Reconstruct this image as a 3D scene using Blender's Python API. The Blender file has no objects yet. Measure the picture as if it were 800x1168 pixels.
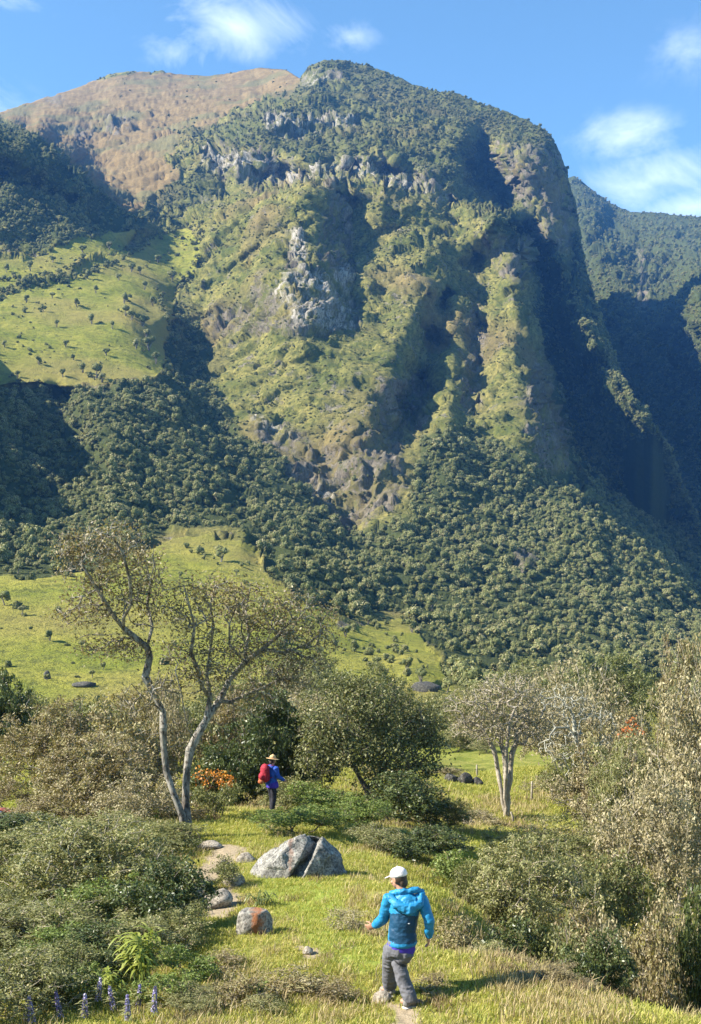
import bpy, math, random
import numpy as np
from mathutils import Vector, Matrix

# ------------------------------------------------------------------ camera, sky, sun
SC = bpy.context.scene
F = 1300.0; HX = 400.0; HY = 640.0          # focal length and horizon, in pixels of the photograph
cam = bpy.data.cameras.new("camera"); camo = bpy.data.objects.new("camera", cam)
SC.collection.objects.link(camo); SC.camera = camo
cam.sensor_fit = 'VERTICAL'; cam.sensor_height = 36; cam.sensor_width = 36
cam.lens = 36 * F / 1168; cam.shift_y = 56 / 1168
cam.clip_start = 0.3; cam.clip_end = 20000
camo.location = (0, 0, 0); camo.rotation_euler = (math.radians(90), 0, 0)

SUN_EL = math.radians(37); SUN_AZ = math.radians(-7)      # from the left, a little beyond the hiker
SD = Vector((-math.cos(SUN_EL) * math.cos(SUN_AZ), math.cos(SUN_EL) * math.sin(SUN_AZ), math.sin(SUN_EL)))
sun = bpy.data.lights.new("sun", 'SUN'); suno = bpy.data.objects.new("sun", sun)
SC.collection.objects.link(suno)
sun.energy = 5.0; sun.angle = math.radians(0.5); sun.color = (1, .94, .83)
suno.rotation_euler = SD.to_track_quat('Z', 'Y').to_euler(); suno.location = (0, 0, 60)

W = bpy.data.worlds.new("World"); SC.world = W; W.use_nodes = True
wn = W.node_tree; wn.nodes.clear(); wl = wn.links
def N(nt, t, **k):
    n = nt.nodes.new(t)
    for a, v in k.items():
        if a == 'inp':
            for i, x in v.items(): n.inputs[i].default_value = x
        else: setattr(n, a, v)
    return n
sky = N(wn, 'ShaderNodeTexSky', sky_type='NISHITA', sun_disc=False, sun_elevation=SUN_EL,
        sun_rotation=math.atan2(SD.x, SD.y), altitude=3000, air_density=1.0, dust_density=0.1, ozone_density=2.0)
tc = N(wn, 'ShaderNodeTexCoord')
bg = N(wn, 'ShaderNodeBackground', inp={1: 0.072})
out = N(wn, 'ShaderNodeOutputWorld')
# thin clouds: noise on the view direction, gathered round a few directions of the sky
nz = N(wn, 'ShaderNodeTexNoise', inp={'Scale': 11.0, 'Detail': 12.0, 'Roughness': .66, 'Distortion': .55})
mp = N(wn, 'ShaderNodeMapping', inp={'Scale': (1, 1, 1.7)})
wl.new(tc.outputs['Generated'], mp.inputs[0]); wl.new(mp.outputs[0], nz.inputs['Vector'])
def wmath(op, a, b=None, clamp=False):
    m = N(wn, 'ShaderNodeMath', operation=op, use_clamp=clamp)
    for i, v in enumerate((a, b)):
        if v is None: continue
        if isinstance(v, (int, float)): m.inputs[i].default_value = v
        else: wl.new(v, m.inputs[i])
    return m.outputs[0]
tot = None
for px, py, rx, rz, st in ((268, 32, 105, 40, 1.25), (205, 58, 60, 32, .8), (715, 155, 75, 36, .95), (745, 205, 95, 48, .85), (790, 235, 70, 26, 1.3),
                       (400, 42, 50, 20, .6), (10, 0, 60, 16, .7), (790, 60, 70, 40, .45), (-120, 110, 160, 60, 1.0), (980, 160, 160, 60, 1.0)):
    d = Vector(((px - HX) / F, 1, (HY - py) / F)).normalized()
    sub = N(wn, 'ShaderNodeVectorMath', operation='SUBTRACT', inp={1: tuple(d)})
    wl.new(tc.outputs['Generated'], sub.inputs[0])
    scl = N(wn, 'ShaderNodeVectorMath', operation='MULTIPLY', inp={1: (F / rx, F / rx, F / rz)})
    wl.new(sub.outputs[0], scl.inputs[0])
    ln = N(wn, 'ShaderNodeVectorMath', operation='LENGTH'); wl.new(scl.outputs[0], ln.inputs[0])
    v = wmath('SUBTRACT', 1.0, ln.outputs['Value'], True)
    v = wmath('MULTIPLY', v, st)
    tot = v if tot is None else wmath('MAXIMUM', tot, v)
amt = wmath('MULTIPLY', wmath('SUBTRACT', wmath('ADD', nz.outputs['Fac'], wmath('MULTIPLY', tot, .40)), .57), 1.8, True)
amt = wmath('MULTIPLY', amt, wmath('MULTIPLY', tot, 2.2, True))
tint = N(wn, 'ShaderNodeMix', data_type='RGBA', blend_type='MULTIPLY', inp={0: 1.0, 7: (1.2, 1.5, 1.42, 1)})
wl.new(sky.outputs[0], tint.inputs[6])
amt = wmath('MULTIPLY', amt, .80)
mx = N(wn, 'ShaderNodeMix', data_type='RGBA', inp={7: (7.8, 8.6, 9.2, 1)})
wl.new(amt, mx.inputs[0]); wl.new(tint.outputs[2], mx.inputs[6])
wl.new(mx.outputs[2], bg.inputs[0]); wl.new(bg.outputs[0], out.inputs[0])

SC.render.engine = 'CYCLES'
SC.view_settings.view_transform = 'Standard'; SC.view_settings.look = 'None'
SC.view_settings.exposure = 1.55; SC.view_settings.gamma = 1; SC.view_settings.use_curve_mapping = False
cy = SC.cycles
cy.max_bounces = 4; cy.diffuse_bounces = 2; cy.glossy_bounces = 1; cy.transmission_bounces = 2
cy.transparent_max_bounces = 4; cy.volume_bounces = 0; cy.use_denoising = True
cy.caustics_reflective = False; cy.caustics_refractive = False

# ------------------------------------------------------------------ numpy noise
def _hash(i, j, k, seed):
    n = (i * 374761393 + j * 668265263 + k * 2147483647 + seed * 1274126177).astype(np.int64) & 0xffffffff
    n = ((n ^ (n >> 13)) * 1274126177) & 0xffffffff
    n = ((n ^ (n >> 16)) * 2246822519) & 0xffffffff
    return ((n ^ (n >> 15)) & 0xffffff) / float(0xffffff) * 2 - 1
def vnoise(P, seed=0):
    I = np.floor(P).astype(np.int64); f = P - I; f = f * f * (3 - 2 * f)
    r = 0
    for a in (0, 1):
        wa = f[:, 0] if a else 1 - f[:, 0]
        for b in (0, 1):
            wb = f[:, 1] if b else 1 - f[:, 1]
            for c in (0, 1):
                wc = f[:, 2] if c else 1 - f[:, 2]
                r = r + wa * wb * wc * _hash(I[:, 0] + a, I[:, 1] + b, I[:, 2] + c, seed)
    return r
def fbm(P, octs=4, seed=0, ridged=False, gain=.5):
    s = 0; a = 1.0; t = 0
    for o in range(octs):
        n = vnoise(P * (2.03 ** o) + 17.3 * o, seed + o)
        if ridged: n = 1 - 2 * np.abs(n)
        s = s + a * n; t += a; a *= gain
    return s / t

def cells(P, seed=0):
    """nearest-cell random value and distance, for blocky broken rock"""
    I = np.floor(P).astype(np.int64); best = np.full(len(P), 1e9); val = np.zeros(len(P))
    for a in (-1, 0, 1):
        for b in (-1, 0, 1):
            for c in (-1, 0, 1):
                i, j, k = I[:, 0] + a, I[:, 1] + b, I[:, 2] + c
                q = np.stack([i + .5 + .5 * _hash(i, j, k, seed), j + .5 + .5 * _hash(i, j, k, seed + 1), k + .5 + .5 * _hash(i, j, k, seed + 2)], -1)
                d = ((P - q) ** 2).sum(1); v = _hash(i, j, k, seed + 3); m = d < best; best = np.where(m, d, best); val = np.where(m, v, val)
    return val, np.sqrt(best)
class RBF:
    def __init__(self, P, V, c=6.0, reg=1e-3):
        self.P = np.asarray(P, float); self.c = c
        n, d = self.P.shape
        K = self.k(self.P); A = np.zeros((n + d + 1, n + d + 1))
        A[:n, :n] = K - reg * np.eye(n) ; A[:n, n] = 1; A[:n, n + 1:] = self.P
        A[n, :n] = 1; A[n + 1:, :n] = self.P.T
        b = np.zeros(n + d + 1); b[:n] = V
        self.w = np.linalg.lstsq(A, b, rcond=None)[0]; self.n = n
    def k(self, Q):
        d2 = ((Q[:, None, :] - self.P[None, :, :]) ** 2).sum(-1)
        return np.sqrt(d2 + self.c ** 2)
    def __call__(self, Q):
        Q = np.asarray(Q, float); r = np.empty(len(Q))
        for s in range(0, len(Q), 20000):
            q = Q[s:s + 20000]
            r[s:s + 20000] = self.k(q) @ self.w[:self.n] + self.w[self.n] + q @ self.w[self.n + 1:]
        return r
def dens(poly, step):
    o = []
    for a, b in zip(poly[:-1], poly[1:]):
        a = np.array(a, float); b = np.array(b, float)
        n = max(1, int(np.hypot(*(b - a)[:2]) / step))
        for i in range(n): o.append(a + (b - a) * i / n)
    o.append(np.array(poly[-1], float)); return o
def inpoly(x, y, poly):
    r = np.zeros(x.shape, bool); n = len(poly)
    for i in range(n):
        x0, y0 = poly[i]; x1, y1 = poly[(i + 1) % n]
        if y0 == y1: continue
        c = ((y0 > y) != (y1 > y)) & (x < (x1 - x0) * (y - y0) / (y1 - y0) + x0)
        r ^= c
    return r

# ------------------------------------------------------------------ object helpers
C = SC.collection
def tag(o, label=None, cat=None, group=None, kind=None):
    if label: o['label'] = label
    if cat: o['category'] = cat
    if group: o['group'] = group
    if kind: o['kind'] = kind
    return o
def mesh_np(name, V, Fc, mat=None, parent=None, smooth=False, attrs=None, loc=None, mats=None, midx=None):
    """V (n,3), Fc (m,k) with one k, or a list of such arrays"""
    me = bpy.data.meshes.new(name)
    V = np.asarray(V, np.float32)
    FL = [np.asarray(f, np.int32) for f in (Fc if isinstance(Fc, list) else [Fc]) if len(f)]
    me.vertices.add(len(V)); me.vertices.foreach_set('co', V.ravel())
    loops = np.concatenate([f.ravel() for f in FL]); tots = np.concatenate([np.full(len(f), f.shape[1]) for f in FL])
    me.loops.add(len(loops)); me.loops.foreach_set('vertex_index', loops)
    me.polygons.add(len(tots)); st = np.concatenate([[0], np.cumsum(tots)[:-1]])
    me.polygons.foreach_set('loop_start', st.astype(np.int32))
    if smooth: me.polygons.foreach_set('use_smooth', np.ones(len(tots), bool))
    if attrs:
        for k, v in attrs.items():
            a = me.color_attributes.new(k, 'FLOAT_COLOR', 'POINT')
            v = np.asarray(v, np.float32)
            if v.shape[1] == 3: v = np.hstack([v, np.ones((len(v), 1), np.float32)])
            a.data.foreach_set('color', v.ravel())
    for m in (mats or ([mat] if mat else [])): me.materials.append(m)
    if midx is not None: me.polygons.foreach_set('material_index', np.asarray(midx, np.int32))
    me.update(calc_edges=True); me.validate()
    o = bpy.data.objects.new(name, me); C.objects.link(o)
    if parent: o.parent = parent
    if loc is not None: o.location = loc
    return o
def empty(name, loc, rz=0, s=1.0):
    o = bpy.data.objects.new(name, None); C.objects.link(o); o.location = loc; o.rotation_euler = (0, 0, rz)
    o.scale = (s, s, s) if not hasattr(s, '__len__') else s
    o.empty_display_size = .2
    return o
def copy_tree(o, parent=None):
    c = o.copy(); C.objects.link(c); c.parent = parent
    for ch in list(o.children): copy_tree(ch, c)
    return c

# ------------------------------------------------------------------ materials
def newmat(name):
    m = bpy.data.materials.new(name); m.use_nodes = True; m.node_tree.nodes.clear(); return m
def mnode(nt, op, a, b=None, clamp=False):
    m = N(nt, 'ShaderNodeMath', operation=op, use_clamp=clamp)
    for i, v in enumerate((a, b)):
        if v is None: continue
        if isinstance(v, (int, float)): m.inputs[i].default_value = v
        else: nt.links.new(v, m.inputs[i])
    return m.outputs[0]
def cmix(nt, fac, a, b, blend='MIX'):
    m = N(nt, 'ShaderNodeMix', data_type='RGBA', blend_type=blend)
    for i, v in ((0, fac), (6, a), (7, b)):
        if isinstance(v, (int, float)): m.inputs[i].default_value = v
        elif isinstance(v, tuple): m.inputs[i].default_value = v + (1,) if len(v) == 3 else v
        else: nt.links.new(v, m.inputs[i])
    return m.outputs[2]
def ramp(nt, fac, *st):
    r = N(nt, 'ShaderNodeValToRGB'); e = r.color_ramp.elements
    while len(e) < len(st): e.new(.5)
    for i, (p, c) in enumerate(st):
        e[i].position = p; e[i].color = (c, c, c, 1) if isinstance(c, (int, float)) else tuple(c) + (1,)
    nt.links.new(fac, r.inputs[0]); return r.outputs[0]
def noise(nt, scale, detail=5, rough=.6, vec=None, stretch=None, dist=0):
    if vec is None:
        vec = N(nt, 'ShaderNodeTexCoord').outputs['Object']
    if stretch:
        mp = N(nt, 'ShaderNodeMapping', inp={'Scale': stretch}); nt.links.new(vec, mp.inputs[0]); vec = mp.outputs[0]
    n = N(nt, 'ShaderNodeTexNoise', inp={'Scale': scale, 'Detail': detail, 'Roughness': rough, 'Distortion': dist})
    nt.links.new(vec, n.inputs['Vector']); return n.outputs['Fac']
def finish(m, color, rough=.8, bump=None, bstr=.4, bdist=1.0, spec=.3, sheen=0):
    nt = m.node_tree; p = N(nt, 'ShaderNodeBsdfPrincipled'); o = N(nt, 'ShaderNodeOutputMaterial')
    if isinstance(color, tuple): p.inputs['Base Color'].default_value = color + (1,)
    else: nt.links.new(color, p.inputs['Base Color'])
    if isinstance(rough, (int, float)): p.inputs['Roughness'].default_value = rough
    else: nt.links.new(rough, p.inputs['Roughness'])
    p.inputs['Specular IOR Level'].default_value = spec
    if bump is not None:
        b = N(nt, 'ShaderNodeBump', inp={'Strength': bstr, 'Distance': bdist}); nt.links.new(bump, b.inputs['Height'])
        nt.links.new(b.outputs[0], p.inputs['Normal'])
    nt.links.new(p.outputs[0], o.inputs[0]); return m
def leaf_mat(name, stops, trans=.3, rough=.55, attr='tint', rnd=.25):
    """leaf colour from a per-leaf value stored on the mesh and a little from the object"""
    m = newmat(name); nt = m.node_tree
    a = N(nt, 'ShaderNodeAttribute', attribute_name=attr)
    oi = N(nt, 'ShaderNodeObjectInfo')
    v = mnode(nt, 'ADD', a.outputs['Fac'], mnode(nt, 'MULTIPLY', mnode(nt, 'SUBTRACT', oi.outputs['Random'], .5), rnd), True)
    col = ramp(nt, v, *stops)
    p = N(nt, 'ShaderNodeBsdfPrincipled', inp={'Roughness': rough, 'Specular IOR Level': .35})
    nt.links.new(col, p.inputs['Base Color'])
    t = N(nt, 'ShaderNodeBsdfTranslucent'); nt.links.new(cmix(nt, 1.0, col, (1.0, 1.0, .55), 'MULTIPLY'), t.inputs[0])
    mx = N(nt, 'ShaderNodeMixShader', inp={0: trans}); o = N(nt, 'ShaderNodeOutputMaterial')
    nt.links.new(p.outputs[0], mx.inputs[1]); nt.links.new(t.outputs[0], mx.inputs[2]); nt.links.new(mx.outputs[0], o.inputs[0])
    return m
def bark_mat(name, a, b, sc=12):
    m = newmat(name); nt = m.node_tree
    n = noise(nt, sc, 6, .65, stretch=(1, 1, .35)); n2 = noise(nt, sc * .35, 4, .6)
    c = cmix(nt, ramp(nt, n, (.35, 0), (.65, 1)), a, b)
    n3 = noise(nt, sc * 3.2, 5, .7, stretch=(1, 1, .5))
    c = cmix(nt, ramp(nt, n2, (.45, 0), (.6, .6)), c, tuple(v * 1.1 for v in b))
    c = cmix(nt, ramp(nt, n3, (.40, .9), (.52, 0)), c, tuple(v * .8 for v in a))
    return finish(m, c, .9, n, .6, .03)
# ------------------------------------------------------------------ far terrain: lower pasture, forest belt, spur, summit, far ridge
SKY = [(-400,100,900),(-300,108,900),(-100,122,900),(-45,132,900),(-25,140,1650),(0,128,1700),(50,112,1800),(110,92,1900),(125,84,1900),(150,82,1900),(185,83,1900),(200,86,1900),
       (250,86,1850),(300,78,1800),(325,80,1750),(342,90,1650),(352,76,1530),(370,68,1510),(390,67,1500),(430,78,1480),(470,97,1450),(530,110,1400),(580,128,1350),
       (612,142,1300),(628,150,1280),(636,170,1280),(646,190,1280),(652,212,1200),(657,240,1150),(662,275,1080),(669,306,1020),(680,345,950),(694,385,870),(706,420,790),(722,452,700),
       (743,482,700),(762,508,735),(775,545,765),(800,600,790),(830,655,780),(900,728,700),(1100,815,560),(1200,845,500)]
FSKY = [(520,260,2500),(600,225,2450),(640,206,2450),(656,200,2450),(675,216,2400),(700,234,2300),(720,241,2250),(760,244,2150),(800,247,2050),(900,250,1900),(1200,235,1700)]
FLINES = [[(520,400,1900),(520,600,1500)],[(600,300,2100),(620,400,1700),(640,500,1400)],[(668,225,2250),(684,250,2050),(700,290,1800),(712,330,1600)],[(716,255,2150),(722,290,1900),(728,320,1700)],
 [(690,250,2200),(740,270,1950),(800,290,1700),(900,330,1500),(1100,380,1200)],[(760,260,1980),(768,300,1750),(772,330,1600)],[(690,370,1550),(730,400,1400),(745,450,1280)],
 [(790,340,1000),(798,365,930),(815,400,880)],[(900,380,850),(1100,380,800),(1200,380,780)],[(765,380,1300),(790,450,1100),(800,520,1000),(810,600,850),(850,690,780)],[(560,800,1000),(700,760,900),(850,800,720),(1100,850,650),(1200,870,600)],[(900,520,800),(1100,560,760)]]
LINES = [
 # lower pasture
 [(-400,860,92),(0,860,92),(400,860,92),(800,860,92),(1200,860,92)],
 [(-400,835,112),(0,835,112),(400,835,112),(700,835,112),(1200,835,112)],
 [(-400,800,150),(0,800,150),(300,800,150),(480,800,140),(650,805,150),(800,800,160),(1200,800,170)],
 [(-400,720,205),(0,720,205),(150,720,210),(300,720,215)], [(-400,660,260),(0,655,265),(150,650,275),(280,650,285),(360,690,262)],
 [(-400,630,300),(0,628,305),(150,615,325),(280,610,335)],
 # unseen spur added to throw shadow from the left, forest belt and its gullies
 [(-90,380,400),(-90,450,360),(-70,520,335),(-80,600,315)],[(-200,380,420),(-220,520,340)],
 [(20,455,520),(30,520,440),(20,590,360)],[(70,450,545),(80,520,455),(70,600,345)],[(110,460,480),(125,520,410),(140,590,345)],
 [(165,460,510),(170,530,440),(180,600,350)],[(235,520,480),(250,580,410),(300,620,350)],[(205,470,520),(215,540,440),(225,600,360)],
 # left plateau
 [(-400,440,470),(-150,440,480),(0,440,520),(100,440,530),(185,440,545)],[(-400,350,600),(-120,350,620),(0,350,650),(150,350,665),(190,360,680)],
 [(-200,285,760),(0,300,740),(100,290,790),(200,262,930)],[(-150,262,800),(0,262,800),(60,262,815),(120,262,850),(165,258,880)],
 # gully between plateau and spur
 [(200,340,780),(205,380,710),(212,430,640),(235,470,585),(255,510,520)],
 # dark hill on the left: face and crest, and the ground behind it
 [(-150,185,870),(-40,190,868),(10,200,862),(60,222,862),(110,240,872)],[(30,230,832),(80,248,835)],
 [(-60,140,895),(-15,146,900),(0,150,900),(30,158,900),(60,177,900),(90,200,900),(110,217,900),(150,240,900),(174,257,905)],
 [(-10,134,1500),(0,139,1450),(30,147,1400),(62,165,1350),(92,190,1280),(114,208,1200),(152,231,1090),(178,248,1010)],
 # paramo and left part of the summit
 [(50,135,1550),(100,130,1620),(200,115,1650),(300,100,1700)],[(100,170,1400),(180,160,1400),(260,130,1480)],[(160,215,1130),(200,200,1170),(240,175,1230)],
 # summit face and bands
 [(222,212,1130),(260,222,1110),(300,216,1100),(350,204,1090),(380,201,1090),(405,205,1080),(440,206,1080),(470,216,1060),(515,230,1040),(545,232,1030)],
 [(230,180,1170),(300,190,1100),(340,186,1090),(420,180,1080),(480,190,1060)],
 [(290,160,1200),(340,160,1190),(400,150,1200),(470,150,1180)],[(300,135,1260),(350,130,1260),(400,135,1250)],
 [(345,100,1440),(400,95,1440),(450,110,1390)],[(500,130,1290),(525,160,1150),(522,195,1060),(518,225,1010)],[(560,140,1290),(600,155,1230),(625,165,1220)],
 # shaded ravine right of it
 [(543,168,1290),(548,190,1290),(552,215,1250),(572,238,1210),(592,262,1180),(612,300,1090),(635,350,1010),(655,400,940),(680,460,860),(705,515,785),(738,565,800),(772,610,810),(805,650,790)],
 # lit buttress, its spur
 [(575,172,1130),(582,200,1110),(592,225,1090)],[(610,175,1120),(625,200,1110),(632,250,1050)],
 [(605,235,1060),(625,270,960),(640,300,880),(655,345,810),(678,395,730),(703,435,700),(733,482,700)],
 [(641,200,1170),(648,250,1180),(652,300,1100),(668,340,1040)],
 # front spur: top edge and what lies behind it
 [(205,262,950),(230,250,940),(300,224,900),(350,211,875),(380,208,860),(405,212,870),(440,213,890),(470,224,900),(500,236,905),(540,239,900),(570,240,885),(585,249,880)],
 # left flank of the spur
 [(225,290,850),(235,340,760),(250,390,690),(270,440,620),(300,478,570),(340,530,525),(375,575,500),(400,606,480)],
 [(290,270,820),(275,330,740),(290,400,660)],[(340,250,800),(325,290,745),(310,320,690),(315,375,645),(330,440,600),(350,500,545)],
 [(366,225,835),(362,260,780),(368,300,730),(372,340,680),(375,370,655),(390,440,590),(395,500,530),(405,560,500)],
 [(384,222,890),(390,260,855),(395,300,815),(402,345,745),(399,375,675)],[(402,232,878),(408,280,832),(417,330,742),(412,368,682)],[(440,300,790),(440,370,690)],
 [(455,250,860),(470,290,800),(490,335,725),(470,380,665),(452,435,595),(428,468,550),(412,500,525)],
 [(504,345,800),(492,390,760),(480,435,705),(462,470,640),(470,505,560)],
 [(526,292,820),(520,350,738),(512,410,668),(508,465,592),(500,500,545)],
 [(542,300,850),(552,340,800),(548,410,715),(538,470,625),(528,505,565)],
 [(572,300,820),(568,350,745),(564,410,680),(558,470,610)],
 [(585,252,880),(597,285,825),(602,350,760),(612,420,690),(624,480,630),(631,528,590),(665,560,565),(700,600,540),(760,650,510),(800,688,490),(900,770,450),(1100,860,420)],
 [(600,262,1100),(612,310,1050),(622,370,960),(636,440,870),(650,510,770),(690,565,760),(740,610,740),(790,655,720),(850,700,690)],
 # face above the forest and the forest slope
 [(430,540,500),(445,580,480)],[(418,605,462),(470,600,455),(440,660,370),(430,720,262)],[(500,540,520),(560,560,520),(610,570,530)],[(500,620,430),(600,640,440),(700,670,440),(780,720,430)],
 [(470,700,320),(560,720,320),(650,740,310),(760,770,300)],[(330,640,310),(380,670,300)],[(470,770,170),(600,785,200),(760,800,210)],
]
CX = np.arange(-340, 1201, 5.0); CYY = np.arange(30, 871, 5.0)
def depthmap(lines, skyl):
    pts = []
    for l in lines: pts += dens(l, 24)
    for p in dens(skyl, 22): pts.append(p)
    pts = np.array(pts); _, ui = np.unique(np.round(pts[:, :2] / 3), axis=0, return_index=True); pts = pts[np.sort(ui)]
    rb = RBF(pts[:, :2], np.log(pts[:, 2]), c=2.0, reg=.12)
    gx, gy = np.meshgrid(CX, CYY); return rb(np.c_[gx.ravel(), gy.ravel()]).reshape(gx.shape)
def bil(G, x, y, x0, dx, y0, dy):
    u = np.clip((x - x0) / dx, 0, G.shape[1] - 1.001); v = np.clip((y - y0) / dy, 0, G.shape[0] - 1.001)
    i = u.astype(int); j = v.astype(int); a = u - i; b = v - j
    return (G[j, i] * (1 - a) + G[j, i + 1] * a) * (1 - b) + (G[j + 1, i] * (1 - a) + G[j + 1, i + 1] * a) * b
def wob(x, y, sc=.03, amp=13, seed=3):
    P = np.c_[x * sc, y * sc, x * 0]
    return x + amp * fbm(P, 3, seed), y + amp * fbm(P, 3, seed + 20)
POLY = {
 'meadow': [[(-400,345),(0,338),(60,325),(120,300),(180,275),(215,262),(228,275),(222,310),(205,335),(196,370),(190,400),(188,432),(130,436),(60,436),(0,444),(-400,450)],
            [(-400,290),(0,300),(50,290),(90,272),(160,262),(150,285),(100,305),(40,322),(0,330),(-400,335)],
            [(-400,650),(0,652),(60,655),(140,640),(180,622),(230,612),(280,620),(292,650),(330,690),(380,700),(385,720),(470,705),(480,740),(500,745),(520,800),(640,790),(820,800),(1200,860),(1200,900),(-400,900)]],
 'paramo': [[(-400,0),(0,100),(340,70),(345,92),(335,110),(300,112),(270,120),(240,140),(205,150),(215,175),(190,190),(205,205),(180,225),(160,245),(100,205),(60,165),(0,140),(-400,120)]],
 'rock':   [[(296,135),(320,130),(405,132),(412,142),(380,150),(340,160),(300,157)],[(345,82),(385,82),(388,98),(345,97)],
            [(225,165),(262,172),(300,182),(340,190),(370,195),(385,180),(430,182),(470,205),(520,228),(518,238),(470,222),(430,210),(380,204),(345,214),(270,208),(228,190)],
            [(570,160),(600,158),(632,168),(645,200),(652,250),(650,290),(630,285),(610,270),(590,235),(575,205)],
            [(300,318),(340,300),(400,300),(412,350),(404,382),(350,380),(300,372),(236,385),(240,350),(290,350)],[(330,270),(350,262),(362,300),(335,305)],
            [(286,478),(330,492),(380,510),(410,500),(425,480),(450,500),(465,560),(440,590),(415,608),(395,604),(375,580),(345,555),(310,525)],
            [(552,262),(600,270),(605,300),(590,330),(560,300)],[(590,420),(618,420),(632,470),(640,530),(610,530),(600,480)],
            [(372,212),(398,214),(405,270),(415,350),(400,380),(385,340),(372,300),(366,250)],[(430,440),(480,420),(500,470),(470,505),(430,490)],
            [(50,105),(72,110),(66,122),(50,118)],[(78,148),(104,150),(100,162),(80,160)],[(115,135),(145,133),(150,148),(120,156)],
            [(590,640),(612,640),(615,655),(590,655)],[(725,290),(735,290),(742,345),(730,345)],[(222,225),(245,228),(235,238),(225,236)],[(520,425),(540,340),(556,350),(548,470),(525,480)]],
 'white':  [[(300,137),(405,133),(408,145),(350,152),(302,156)],[(346,84),(375,84),(375,98),(346,97)],
            [(225,170),(300,184),(345,192),(378,184),(430,184),(450,202),(518,230),(515,236),(450,216),(420,208),(350,210),(270,206),(228,188)],
            [(284,476),(300,480),(335,495),(335,502),(310,498),(288,488)],[(345,550),(365,555),(385,572),(378,580),(360,570)],[(300,318),(400,305),(404,380),(340,375)],[(224,227),(234,228),(230,236)],[(330,268),(350,262),(356,290),(335,300)]],
 'forest': [[(-400,120),(0,145),(60,172),(110,212),(150,237),(180,258),(150,262),(120,262),(80,272),(50,285),(20,262),(-400,290)],
            [(-400,446),(0,446),(60,440),(130,440),(190,436),(188,380),(205,350),(232,380),(235,430),(262,470),(285,500),(330,540),(380,590),(415,612),(470,596),(470,560),(485,505),(530,490),(560,500),(600,520),(640,535),(700,590),(760,640),(830,690),(1200,860),(1200,900),(640,800),(520,790),(505,745),(480,735),(470,700),(400,700),(330,690),(295,650),(280,612),(230,604),(180,612),(140,635),(60,655),(0,650),(-400,640)],
            [(645,190),(700,225),(800,240),(1200,235),(1200,860),(830,690),(700,590),(640,520),(600,300),(590,270),(520,230),(515,165),(560,165),(580,200),(640,300),(655,290)],
            [(350,72),(385,64),(440,78),(530,108),(600,132),(632,150),(645,190),(620,170),(570,160),(560,165),(515,165),(520,225),(470,200),(430,178),(380,176),(340,185),(300,180),(250,168),(210,150),(250,140),(290,122),(300,108),(340,100),(345,84)],
            [(170,240),(225,190),(265,210),(240,230),(200,245)]],
}
RECT = []
def masks(x, y, far=False):
    wx, wy = wob(x, y); fx, fy = wob(x, y, .12, 7, 40)
    r = {}
    for k, pl in POLY.items():
        m = np.zeros(x.shape, bool)
        a, b = (wx, wy) if k != 'white' else (fx, fy)
        for p in pl: m |= inpoly(a, b, p)
        r[k] = m
    if far:
        r['rock'] = r['rock'] & (x > 700); r['meadow'][:] = False; r['paramo'][:] = False; r['white'][:] = False; r['forest'][:] = True
    return r
def toW(x, y, R): return np.c_[(x - HX) / F * R, R, (HY - y) / F * R]
def blur(m, NR, nc):
    g = m.reshape(NR, nc).astype(float)
    for _ in range(2):
        g[1:-1] = (g[:-2] + 2 * g[1:-1] + g[2:]) / 4; g[:, 1:-1] = (g[:, :-2] + 2 * g[:, 1:-1] + g[:, 2:]) / 4
    return g
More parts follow.
